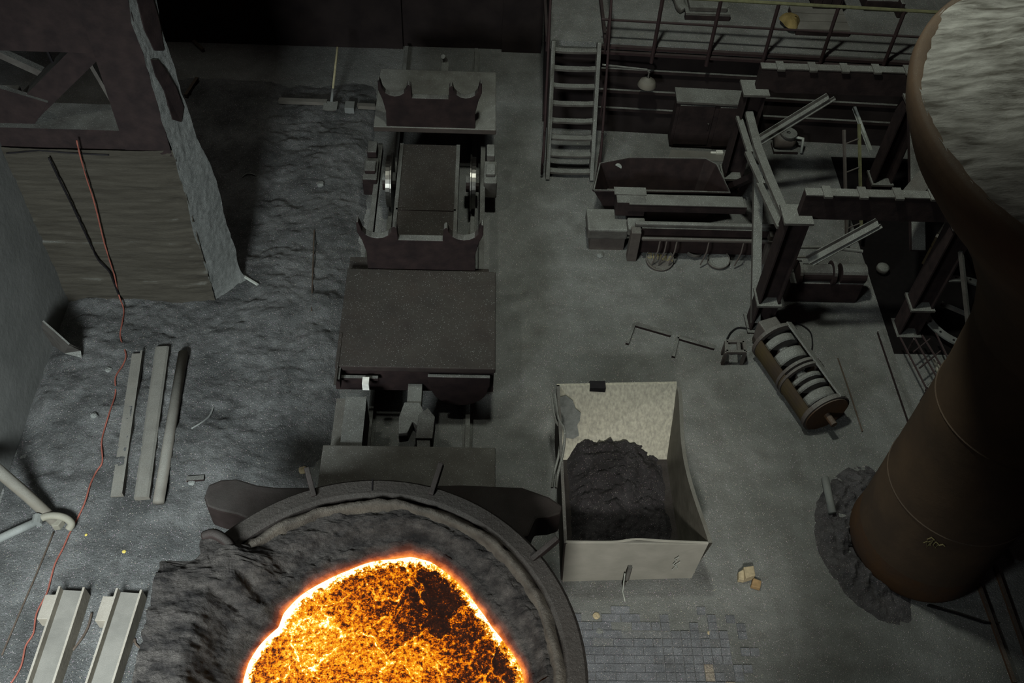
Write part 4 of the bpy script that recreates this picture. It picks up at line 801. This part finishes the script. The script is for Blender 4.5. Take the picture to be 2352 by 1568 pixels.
b = MB(); p = W(1300 + 700, 620, 0); p = W(2028, 615, .12); b.lathe([(0, .09), (.06, .08), (.10, .05), (.11, 0), (.09, -.05), (0, -.08)], (p.x, p.y, .10), 16); tag(b.build('round_stone', M['dusted'], smooth=True), 'round grey stone beside the steel stand near the tank', 'stone')
# ------------------------------------------------------------------ round tank, box and mesh guard at the right
def tank():
    c = Vector((7.98, 10.45, 0)); t = thing('round_tank', (c.x, c.y, 0), 'black round pit tank with a bolted grey ring, half hidden by the vessel', 'tank')
    r = .70
    b = MB(); b.lathe([(r, 0), (r, .16), (r - .03, .16), (r - .03, .02), (0, .02)], c, 64); b.build('wall', M['pitblack'], t, smooth=True)  # black interior carries the darkness inside the tank
    b = MB(); b.lathe([(r - .03, .16), (r + .10, .16), (r + .10, .19), (r - .03, .19), (r - .03, .16)], c, 64); ring = b.build('bolted_ring', M['ringmetal'], t, smooth=False)
    for k in range(20):
        a_ = 2 * math.pi * k / 20; q = c + Vector((math.cos(a_) * (r + .045), math.sin(a_) * (r + .045), .19)); b = MB(); b.lathe([(0, .012), (.018, .012), (.018, 0)], q, 6); b.build('bolt', M['black'], ring)
    b = MB(); b.bar((7.55, 10.6, .21), (8.35, 10.1, .21), .06, .05); b.build('cross_bar', M['dusted'], t)
tank()
def obox():
    t = thing('ochre_junction_box', (7.5, 10.6, 0), 'ochre junction box with pale edge between the stand and the vessel', 'junction box')
    P = [W(2150, 540, 1.2), W(2185, 556, 1.2)]; a_ = P[0]; c_ = P[1]; d = (c_ - a_).normalized(); n = Vector((-d.y, d.x, 0))
    q = [a_, c_, c_ + n * .38, a_ + n * .38]
    b = MB(); b.hexa([(v.x, v.y, .55) for v in q], [(v.x, v.y, 1.2) for v in q]); b.build('case', M['ochre'], t, bevel=.01)
    b = MB(); b.bar(a_, c_, .03, .04); b.build('pale_edge', M['tan'], t)
    b = MB(); m_ = (q[0] + q[2]) / 2; b.bar((m_.x, m_.y, 0), (m_.x, m_.y, .55), .12, .12); b.build('post', M['dark'], t)
obox()
def guard():
    t = thing('mesh_guard', (7.1, 9.0, 0), 'dark wire mesh guard on the floor below the round tank', 'guard')
    z = .35; P = lambda px, py: W(px, py, z)
    for a_, c_ in (((2068, 775), (2140, 915)), ((2100, 775), (2155, 872)), ((2118, 770), (2178, 865)), ((2150, 765), (2190, 850))):
        b = MB(); b.tube([P(*a_), P(*c_)], .016, 6); b.build('wire', M['railing'], t)
    for a_, c_ in (((2098, 808), (2136, 778)), ((2112, 845), (2160, 806)), ((2132, 886), (2182, 843)), ((2134, 892), (2218, 812))):
        b = MB(); b.tube([P(*a_), P(*c_)], .014, 6); b.build('wire', M['railing'], t)
    b = MB(); b.bar(P(2130, 895), P(2222, 812), .06, .10); b.build('edge_bar', M['dark'], t)
    for px, py in ((2134, 890), (2216, 815), (2100, 778)):
        p = P(px, py); b = MB(); b.tube([(p.x, p.y, 0), p], .02, 6); b.build('leg', M['dark'], t)
guard()
def bright_scrap():
    p = W(2155, 842, .05); n = 10
    b = MB(); b.tube(bezier([W(2143, 825, .12), W(2152, 838, .10), W(2158, 852, .06), W(2170, 850, .05)], 5), [.012, .02, .025, .03, .03, .035, .04, .045, .045, .045, .04, .04, .03, .03, .02, .015], 8); tag(b.build('shiny_scrap', M['bright'], smooth=True), 'shiny curved metal scrap under the mesh guard', 'scrap')
bright_scrap()
# ------------------------------------------------------------------ coil drum lying on the floor
def coil_drum():
    A = Vector((4.62, 9.66, .33)); B_ = Vector((5.14, 8.30, .33)); d = (B_ - A).normalized(); ln = (B_ - A).length; r = .36
    t = thing('coil_drum', ((A + B_) / 2 - Vector((0, 0, .33))), 'slotted cylindrical coil drum lying on its side by the stand leg', 'drum')
    R_ = d.to_track_quat('X', 'Z').to_matrix().to_4x4(); M4 = Matrix.Translation(A) @ R_
    def cyl(prof, n=36, a0=0, a1=2 * math.pi): b = MB(); b.lathe(prof, (0, 0, 0), n, 'x', a0, a1); b.xf(M4); return b
    # shell: lower half closed, upper half only hoops and bars
    cyl([(r, 0), (r, ln), (r - .02, ln), (r - .02, 0)], 24, math.radians(150), math.radians(395)).build('shell_half', M['ochre'], t, smooth=False)
    for x0, x1 in ((-.01, .05), (ln * .47, ln * .47 + .05), (ln * .53, ln * .53 + .04), (ln - .06, ln + .01)):
        cyl([(r - .06, x0), (r + .015, x0), (r + .015, x1), (r - .06, x1), (r - .06, x0)]).build('hoop', M['dusted2'], t)
    for x0, x1 in ((.10, .24), (.36, .56), (ln * .53 + .10, ln * .53 + .18), (ln * .53 + .24, ln * .53 + .32), (ln * .53 + .40, ln - .12)):
        cyl([(.08, x0), (r - .09, x0), (r - .07, x0 + .02), (r - .07, x1 - .02), (r - .09, x1), (.08, x1)], 36).build('coil', M['dusted'], t)
    cyl([(0, 0.02), (.12, 0.02), (.12, ln - .02), (0, ln - .02)], 16).build('core', M['cardark'], t)
    cyl([(0, ln), (r - .02, ln), (r - .02, ln + .03), (0, ln + .03)]).build('end_plate', M['rust'], t)
    cyl([(0, -.03), (r - .02, -.03), (r - .02, 0), (0, 0)]).build('end_plate', M['dusted'], t)
    b = MB(); a_ = math.radians(62); b.bar((-.02, (r + .01) * math.cos(a_), (r + .01) * math.sin(a_)), (ln, (r + .01) * math.cos(a_), (r + .01) * math.sin(a_)), .10, .03, (0, math.cos(a_), math.sin(a_))); b.xf(M4); b.build('tie_bar', M['dusted'], t)
    b = MB(); b.box(-.30, -.02, -.16, .16, -.28, .18); b.xf(M4); b.build('terminal_box', M['dusted2'], t, bevel=.02)
    cyl([(0, ln + .03), (.05, ln + .03), (.05, ln + .22), (0, ln + .22)], 12).build('shaft_end', M['rust'], t)
coil_drum()
def wire(name, pts, r, mt, label, cat, z=.012, n=6):
    b = MB(); b.tube(bezier([G(px, py, r) if z is None else W(px, py, z) for px, py in pts], 6), r, n); return tag(b.build(name, mt, smooth=True), label, cat)
wire('power_lead', [(1760, 690), (1785, 718), (1786, 735), (1762, 752), (1745, 760), (1700, 752), (1680, 762), (1670, 778)], .014, M['black'], 'black power lead looping from the stand leg past the coil drum', 'cable', .02)
wire('power_lead', [(1752, 770), (1790, 748), (1830, 742), (1860, 760), (1866, 790), (1862, 812)], .010, M['black'], 'thin black lead curling behind the coil drum', 'cable', .03)
def stool():
    t = thing('small_trestle', (W(1690, 805).x, W(1690, 805).y, 0), 'small dusty trestle frame between the coil drum and the floor frames', 'trestle')
    z = .30; P = [W(1668, 785, z), W(1708, 785, z), W(1712, 808, z), W(1668, 808, z)]
    for i in range(4):
        b = MB(); b.bar(P[i], P[(i + 1) % 4], .05, .05); b.build('top_bar', M['dusted2'], t)
        b = MB(); b.bar((P[i].x, P[i].y, 0), P[i], .045, .045); b.build('leg', M['dusted2'], t)
    b = MB(); m_ = (P[0] + P[1]) / 2; m2 = (P[2] + P[3]) / 2; b.bar(m_ + Vector((.05, 0, 0)), m2 + Vector((.05, 0, 0)), .05, .04); b.build('cross_bar', M['dusted2'], t)
stool()
for k, (pts, lab) in enumerate(((((1440, 790), (1456, 746), (1540, 770)), 'rusty L-shaped bar half buried in floor dust, left of its twin'), (((1546, 820), (1556, 776), (1640, 800)), 'rusty L-shaped bar half buried in floor dust, nearer the trestle'))):
    b = MB(); P = [W(*q, .02) for q in pts]
    for a_, c_ in zip(P, P[1:]): b.bar(a_, c_, .05, .05)
    tag(b.build('buried_bar', M['black2'] if 'black2' in M else M['cardark']), lab, 'bar', 'buried floor bars')
for k, (a_, c_, lab) in enumerate((((1924, 824), (1980, 992), 'thin rod lying on the floor beside the coil drum'), ((722, 530), (716, 715), 'thin dark rod sticking in the heap left of the pot car'), ((535, 623), (592, 655), 'pale broken stick at the foot of the pier'))):
    b = MB(); b.tube([G(*a_, .015), G((a_[0] + c_[0]) / 2, (a_[1] + c_[1]) / 2, .03), G(*c_, .015)], .012 if k < 2 else .025, 6); tag(b.build('thin_rod', M['rod'] if k < 2 else M['pale']), lab, 'rod')
b = MB(); b.bar(W(2020, 762, .03), W(2093, 975, .03), .07, .06); tag(b.build('floor_channel', M['cardark']), 'dark steel channel along the floor left of the mesh guard', 'channel')
# rubble ring and pipe at the pedestal foot
T, S = np.meshgrid(np.linspace(math.radians(95), math.radians(262), 150), np.linspace(0, 1, 40))
X = VA.x + (0.80 + 0.62 * S) * np.cos(T); Y = VA.y + (0.80 + 0.62 * S) * np.sin(T)
Z = (0.10 + 0.16 * fbm(X, Y, 4.0, 4, .6) + .05 * fbm(X, Y, 16, 2)) * sst(0, .5, 1 - S) * sst(0, .5, (T - T.min())) * sst(0, .9, T.max() - T) - .012
b = MB(); b.grid(X, Y, Z); o = b.build('dark_rubble', M['rubdark'], smooth=True); o['kind'] = 'stuff'; tag(o, 'dark rubble banked around the foot of the vessel pedestal', 'rubble')
M_ = None
b = MB(); b.tube([W(1895, 1098, .09), W(1912, 1178, .09)], .055, 12); tag(b.build('short_pipe', M['pale2'], smooth=True), 'short grey pipe on the floor left of the vessel pedestal', 'pipe')
b = MB(); b.tube([G(1895, 1240, .02), G(1950, 1255, .03), G(2000, 1258, .03)], .014, 6); tag(b.build('floor_cable', M['black']), 'short black cable at the foot of the vessel pedestal', 'cable')
b = MB(); b.tube([W(2130, 1390, .02), W(2200, 1410, .02), W(2260, 1430, .02), W(2290, 1432, .02)], .016, 6); tag(b.build('floor_cable', M['black']), 'black cable running right from under the vessel pedestal', 'cable')
# floor strips and pale fitting at the right edge
for k, (a_, c_) in enumerate((((2236, 1310), (2330, 1568)), ((2285, 1300), (2380, 1568)))):
    b = MB(); b.bar(W(*a_, .02), W(*c_, .02), .05, .04); tag(b.build('floor_strip', M['rust']), ('inner' if k == 0 else 'outer') + ' rusty strip on the dark floor at the lower right edge', 'strip', 'floor strips')
b = MB(); b.tube([W(2312, 1240, .1), W(2318, 1252, .1)], .06, 10); b.tube([W(2318, 1252, .1), W(2336, 1290, .1)], .035, 10); tag(b.build('pale_fitting', M['pale2']), 'pale pipe fitting on the dark floor at the right edge', 'fitting')
# broken firebricks on the floor
def chunk(pts, h_, label, mt):
    P = [W(*q, 0) for q in pts]; b = MB(); c = sum(P, Vector()) / len(P)
    b.hexa([(v.x, v.y, 0) for v in P], [(v.x + (v.x - c.x) * -.08, v.y + (v.y - c.y) * -.08, h_ + random.uniform(-.02, .02)) for v in P]); tag(b.build('firebrick_piece', mt, bevel=.01), label, 'firebrick', 'broken firebricks')
chunk([(1693, 1336), (1708, 1339), (1706, 1312), (1693, 1318)], .09, 'narrow left piece of the broken tan firebrick', M['fire'])
chunk([(1708, 1338), (1732, 1330), (1728, 1305), (1702, 1310)], .12, 'largest square piece of the broken tan firebrick', M['fire'])
chunk([(1722, 1350), (1744, 1357), (1748, 1338), (1728, 1330)], .08, 'orange-tan lower right piece of the broken firebrick', M['fire2'])
# ------------------------------------------------------------------ brick paving at the bottom
def paving():
    t = bpy.data.objects.new('brick_paving', None); COL.objects.link(t); t.location = (2.4, 4.9, 0); ORG[t.name] = Vector((2.4, 4.9, 0)); struct(t, 'worn grey brick paving between the ladle and the bin'); 
    b = MB(); b.box(1.15, 3.3, 3.9, 5.1, 0.0, .004); bed = b.build('mortar_bed', M['mortar'], t)
    meshes = {}
    def bm(kind, w_, d_, v):
        key = (kind, v)
        if key not in meshes:
            q = MB(); h_ = .014; e = .003; q.hexa([(-w_ / 2, -d_ / 2, 0), (w_ / 2, -d_ / 2, 0), (w_ / 2, d_ / 2, 0), (-w_ / 2, d_ / 2, 0)], [(-w_ / 2 + e, -d_ / 2 + e, h_), (w_ / 2 - e, -d_ / 2 + e, h_), (w_ / 2 - e, d_ / 2 - e, h_), (-w_ / 2 + e, d_ / 2 - e, h_)])
            me = q.mesh('brick', Vector()); me.materials.append(M['brick%d' % v]); meshes[key] = me
        return meshes[key]
    n = 0
    for r_ in range(15):
        y = 3.98 + r_ * .108
        x = 1.2 - (r_ % 2) * .12
        while x < 3.62:
            long = x < 2.2; w_ = .245 if long else .118; d_ = .105
            cx = x + w_ / 2; v = 0 if long else (2 if (cx > 2.95 and cx < 3.25 and y < 4.7 and random.random() < .5) else 1)
            sx_, sy_ = cx, y
            keep = not (y > 4.9 and random.random() < (y - 4.9) / .55) and not (cx > 3.05 and random.random() < (cx - 3.05) / .6) and cx > 1.15
            if keep:
                o = bpy.data.objects.new('brick', bm('l' if long else 's', w_ - .004, d_, v)); COL.objects.link(o); o.parent = t; o.location = (cx - 2.4, y - 4.9, .004 + random.uniform(-.004, .005)); o.rotation_euler = (random.uniform(-.012, .012), random.uniform(-.012, .012), random.uniform(-.01, .01)); n += 1
            x += w_ + .004
    return n
paving()
# ------------------------------------------------------------------ left foreground steel
def hbeam(pL, label):
    (ax, ay), (bx, by) = pL; z = .26
    A = W(ax, ay, z); B_ = W(bx, by, z); d = (B_ - A).normalized(); B_ = A + d * 2.4; w_ = .30
    t = thing('steel_h_beam', ((A.x + B_.x) / 2, (A.y + B_.y) / 2, 0), label, 'beam', 'tan H-beams on the floor')
    s = d.cross(Vector((0, 0, 1))).normalized()
    b = MB(); b.bar(A - Vector((0, 0, .12)), B_ - Vector((0, 0, .12)), w_, .02); b.build('web', M['beamweb'], t)
    for k in (-1, 1):
        b = MB(); b.bar(A + s * k * w_ / 2 - Vector((0, 0, .12)), B_ + s * k * w_ / 2 - Vector((0, 0, .12)), .028, .26); b.build('flange', M['tan'], t, bevel=.004)
    k = -1 if s.x > 0 else 1
    b = MB(); q = A + s * k * (w_ / 2 + .02) + d * .10 - Vector((0, 0, .12)); b.hexa([q + Vector((0, 0, -.14)), q + s * k * .14 + Vector((0, 0, -.14)), q + s * k * .14 + d * .32 + Vector((0, 0, -.14)), q + d * .32 + Vector((0, 0, -.14))], [q + Vector((0, 0, .10)), q + s * k * .14 + Vector((0, 0, .08)), q + s * k * .14 + d * .32 + Vector((0, 0, .08)), q + d * .32 + Vector((0, 0, .10))]); b.build('side_bracket', M['tan'], t, bevel=.006)
    for f_ in (.25, 2.0):
        q = A + d * f_; b = MB(); b.bar(Vector((q.x, q.y, .0)) - s * .16, Vector((q.x, q.y, .0)) + s * .16, .14, .06); b.build('packing', M['rod'], t)
hbeam(((165, 1347), (92, 1568)), 'tan steel H-beam lying at the lower left corner, outer of the pair')
hbeam(((297, 1352), (228, 1568)), 'tan steel H-beam lying beside the frozen slag spill, inner of the pair')
def long_steel(a_, c_, kind, label):
    A = G(*a_); B_ = G(*c_); z0 = max(A.z, B_.z, .04); A.z = max(A.z, .03) + .02; B_.z = max(B_.z, .03) + .0
    b = MB()
    if kind == 'angle': b.angle(A, B_, .17, .10, .03)
    elif kind == 'flat': b.sec(A, B_, [(-.10, 0), (.10, 0), (.10, .07), (.07, .09), (-.07, .09), (-.10, .07)])
    else: b.tube([A + Vector((0, 0, .06)), B_ + Vector((0, 0, .06))], .075, 14)
    tag(b.build({'angle': 'steel_angle', 'flat': 'steel_bar', 'pipe': 'steel_pipe'}[kind], M['lsteel'], smooth=(kind == 'pipe')), label, {'angle': 'steel angle', 'flat': 'steel bar', 'pipe': 'pipe'}[kind], 'long steel on the heap')
long_steel((332, 815), (285, 1140), 'angle', 'long steel angle on the heap, leftmost of the three bars')
long_steel((376, 805), (328, 1148), 'flat', 'long flat-topped steel bar on the heap, middle of the three')
long_steel((424, 818), (366, 1160), 'pipe', 'long steel pipe on the heap, rightmost of the three')
# hooked pipe at the left edge
def hook_pipe():
    t = thing('hooked_pipe', (-5.8, 6.6, 0), 'two dusty pipes joined by a curved hook at the left edge', 'hook')
    b = MB(); b.tube([Wx(-40, 1050, -6.25), W(60, 1135, .35), W(128, 1198, .10)], [.085, .08, .075], 12); b.build('thick_pipe', M['lsteel2'], t, smooth=True)
    b = MB(); b.tube([W(-40, 1255, .16), W(30, 1222, .18), W(88, 1196, .20)], .055, 12); b.build('thin_pipe', M['pale2'], t, smooth=True)
    b = MB(); b.tube(bezier([W(80, 1196, .20), W(105, 1186, .22), W(130, 1184, .22), W(152, 1190, .20), W(164, 1202, .15), W(158, 1214, .10)], 5), .05, 12); b.build('hook', M['tan2'], t, smooth=True)
    b = MB(); b.tube([W(84, 1204, .22), W(88, 1184, .22)], .065, 10); b.build('collar', M['pale2'], t)
    b = MB(); b.prism([tuple(W(*q, .05)[:2]) for q in ((110, 1190), (150, 1200), (138, 1214), (124, 1216))], .02, .14, 'xy'); b.build('hook_web', M['tan2'], t, bevel=.01)
hook_pipe()
wire('thin_iron_rod', [(124, 1222), (90, 1305), (45, 1410), (5, 1505)], .012, M['rod'], 'thin iron rod on the floor below the hooked pipe', 'rod', None)
wire('bent_rod', [(212, 1408), (203, 1440), (190, 1465), (168, 1494)], .016, M['rod'], 'short bent rod on the floor between the tan H-beams', 'rod', None)
wire('twisted_wire', [(290, 1473), (304, 1476), (310, 1468), (312, 1478), (324, 1490)], .014, M['rod'], 'twisted wire scrap beside the inner H-beam', 'wire', None)
wire('bent_strip', [(440, 985), (462, 972), (482, 955), (492, 932)], .014, M['pale2'], 'bent thin strip on the heap right of the steel pipe', 'strip', None)
# red cable: down the pier face, then over the heap
rc = [Wy(176, 322, 10.345), Wy(190, 380, 10.345), Wy(218, 470, 10.345), Wy(240, 560, 10.345), Wy(262, 630, 10.345), Wy(272, 675, 10.345)] + [G(x, y, .02) for x, y in ((285, 712), (282, 740), (277, 775), (290, 815), (283, 840), (266, 868), (266, 905), (252, 950), (240, 990), (234, 1020), (236, 1062), (222, 1085), (208, 1115), (196, 1155), (180, 1190), (160, 1228), (145, 1262), (128, 1295), (118, 1330), (108, 1365), (85, 1410), (78, 1455), (60, 1485), (50, 1530), (28, 1568), (10, 1590))]
b = MB(); b.tube(bezier(rc, 4), .0115, 8); tag(b.build('red_cable', M['red'], smooth=True), 'thin red cable trailing down the pier and across the floor', 'cable')
bc = [Wy(112, 362, 10.345), Wy(140, 420, 10.345), Wy(165, 470, 10.345), Wy(198, 540, 10.345), Wy(225, 595, 10.345), Wy(250, 622, 10.345), Wy(262, 650, 10.345), Wy(278, 690, 10.345)]
b = MB(); b.tube(bezier(bc, 4), .014, 8); tag(b.build('black_cable', M['black'], smooth=True), 'black cable hanging slantwise down the pier face', 'cable')
# bent plate flap at the foot of the left wall
def flap():
    a_ = [(93, 748), (112, 790), (150, 815), (190, 826)]; c_ = [(98, 742), (125, 760), (158, 778), (188, 806)]
    P = [Wx(95, 750, -6.28)] + [G(*q, .04) for q in a_[1:]]; Q = [Wx(98, 738, -6.1)] + [G(*q, .30) for q in c_[1:]]
    Q = [Wx(97, 738, -6.15), Wx(128, 765, -5.95), Wx(158, 792, -5.75), G(190, 815, .1)]
    b = MB(); b.add(P + Q, [(i, i + 1, i + 5, i + 4) for i in range(3)]); o = b.build('bent_plate', M['dusted'], smooth=False); m = o.modifiers.new('plate', 'SOLIDIFY'); m.thickness = .025; tag(o, 'bent steel plate sticking out of the dust by the left wall', 'plate')
flap()
# shovel and planks by the back of the heap
def shovel():
    a_ = W(785, 115, .95); c_ = G(762, 240, .06)
    a_ = Vector((c_.x + .10, c_.y + .75, .90))
    t = thing('shovel', (c_.x, c_.y, 0), 'shovel with a pale wooden handle standing in the dust behind the heap', 'shovel')
    b = MB(); b.tube([a_, c_.lerp(a_, .22)], .022, 8); b.build('handle', M['wood'], t, smooth=True)
    b = MB(); b.tube([c_.lerp(a_, .24), c_], .028, 8); b.build('socket', M['pale2'], t, smooth=True)
    b = MB(); b.sec(c_, c_ + Vector((-.01, -.22, -.04)), [(-.13, .02), (-.06, -.01), (.06, -.01), (.13, .02), (.13, .035), (.06, .01), (-.06, .01), (-.13, .035)]); b.build('blade', M['dusted'], t)
shovel()
for k, (a_, c_, lab) in enumerate((((642, 236), (752, 240), 'dusty plank lying left of the shovel'), ((822, 248), (862, 250), 'short dusty plank end beside the pot car, right of the shovel'))):
    b = MB(); b.bar(G(*a_, .05), G(*c_, .05), .10, .07); tag(b.build('plank', M['lsteel']), lab, 'plank', 'planks by the shovel')
p = G(804, 250, .04); b = MB(); b.box(p.x - .09, p.x + .09, p.y - .11, p.y + .11, p.z - .08, p.z + .06); tag(b.build('square_block', M['pale2'], bevel=.01), 'small pale square block on the floor right of the shovel', 'block')
def stone(px, py, s_, mt, label, cat='stone', nm='stone', flat=.6):
    c = G(px, py, s_ * .25); T, S = np.meshgrid(np.linspace(0, 2 * np.pi, 13), np.linspace(0, np.pi, 8)); rr_ = s_ * (1 + .3 * fbm(T * 1.5 + px, S * 2 + py, 1.0, 2)); rr_[:, -1] = rr_[:, 0]
    b = MB(); b.grid(c.x + rr_ * np.sin(S) * np.cos(T), c.y + rr_ * np.sin(S) * np.sin(T), c.z + rr_ * np.cos(S) * flat); return tag(b.build(nm, mt, smooth=False), label, cat)
stone(736, 425, .07, M['pale2'], 'pale stone on the heap left of the pot car wheel')
stone(250, 850, .05, M['pale2'], 'small pale stone on the heap beside the red cable')
stone(217, 955, .05, M['pale2'], 'small pale stone near the foot of the left wall')
stone(1378, 588, .06, M['pale2'], 'small pale stone on the floor left of the drum lids')
stone(696, 1080, .06, M['fire'], 'tan crumbly lump beside the ladle car deck', 'lump', 'slag_lump')
stone(440, 1108, .05, M['pale2'], 'pale chip on the floor above the left arm of the cross beam', 'chip', 'stone_chip', .3)
stone(285, 1267, .025, M['yellow'], 'tiny yellow scrap on the floor above the H-beams', 'scrap', 'yellow_scrap', .3)
stone(198, 1228, .018, M['yellow'], 'tiny yellow scrap beside the hooked pipe', 'scrap', 'yellow_scrap', .3)
stone(1370, 1415, .045, M['fire'], 'small tan brick chip on the paving beside the ladle', 'chip', 'brick_chip', .4)
stone(1377, 1450, .045, M['pale2'], 'small grey brick chip on the paving beside the ladle', 'chip', 'brick_chip', .4)
stone(1630, 1453, .03, M['fire'], 'small pinkish chip on the paving near the firebricks', 'chip', 'brick_chip', .4)
for k, (a_, c_, lab) in enumerate((((446, 100), (468, 120), 'short rusty bar on the floor right of the pier'), ((428, 225), (454, 185), 'dark bar leaning on the pier side'))):
    b = MB(); b.bar(G(*a_, .05), G(*c_, .05), .06, .06); tag(b.build('short_bar', M['rod']), lab, 'bar')
b = MB(); b.bar(G(430, 1103, .03), G(470, 1100, .03), .07, .04); tag(b.build('flat_bar', M['cardark']), 'dark flat bar above the left arm of the cross beam', 'bar')
wire('wire_loop', [(556, 408), (566, 400), (578, 400), (588, 404)], .010, M['pale2'], 'pale wire loop on the heap right of the pier', 'wire', None)
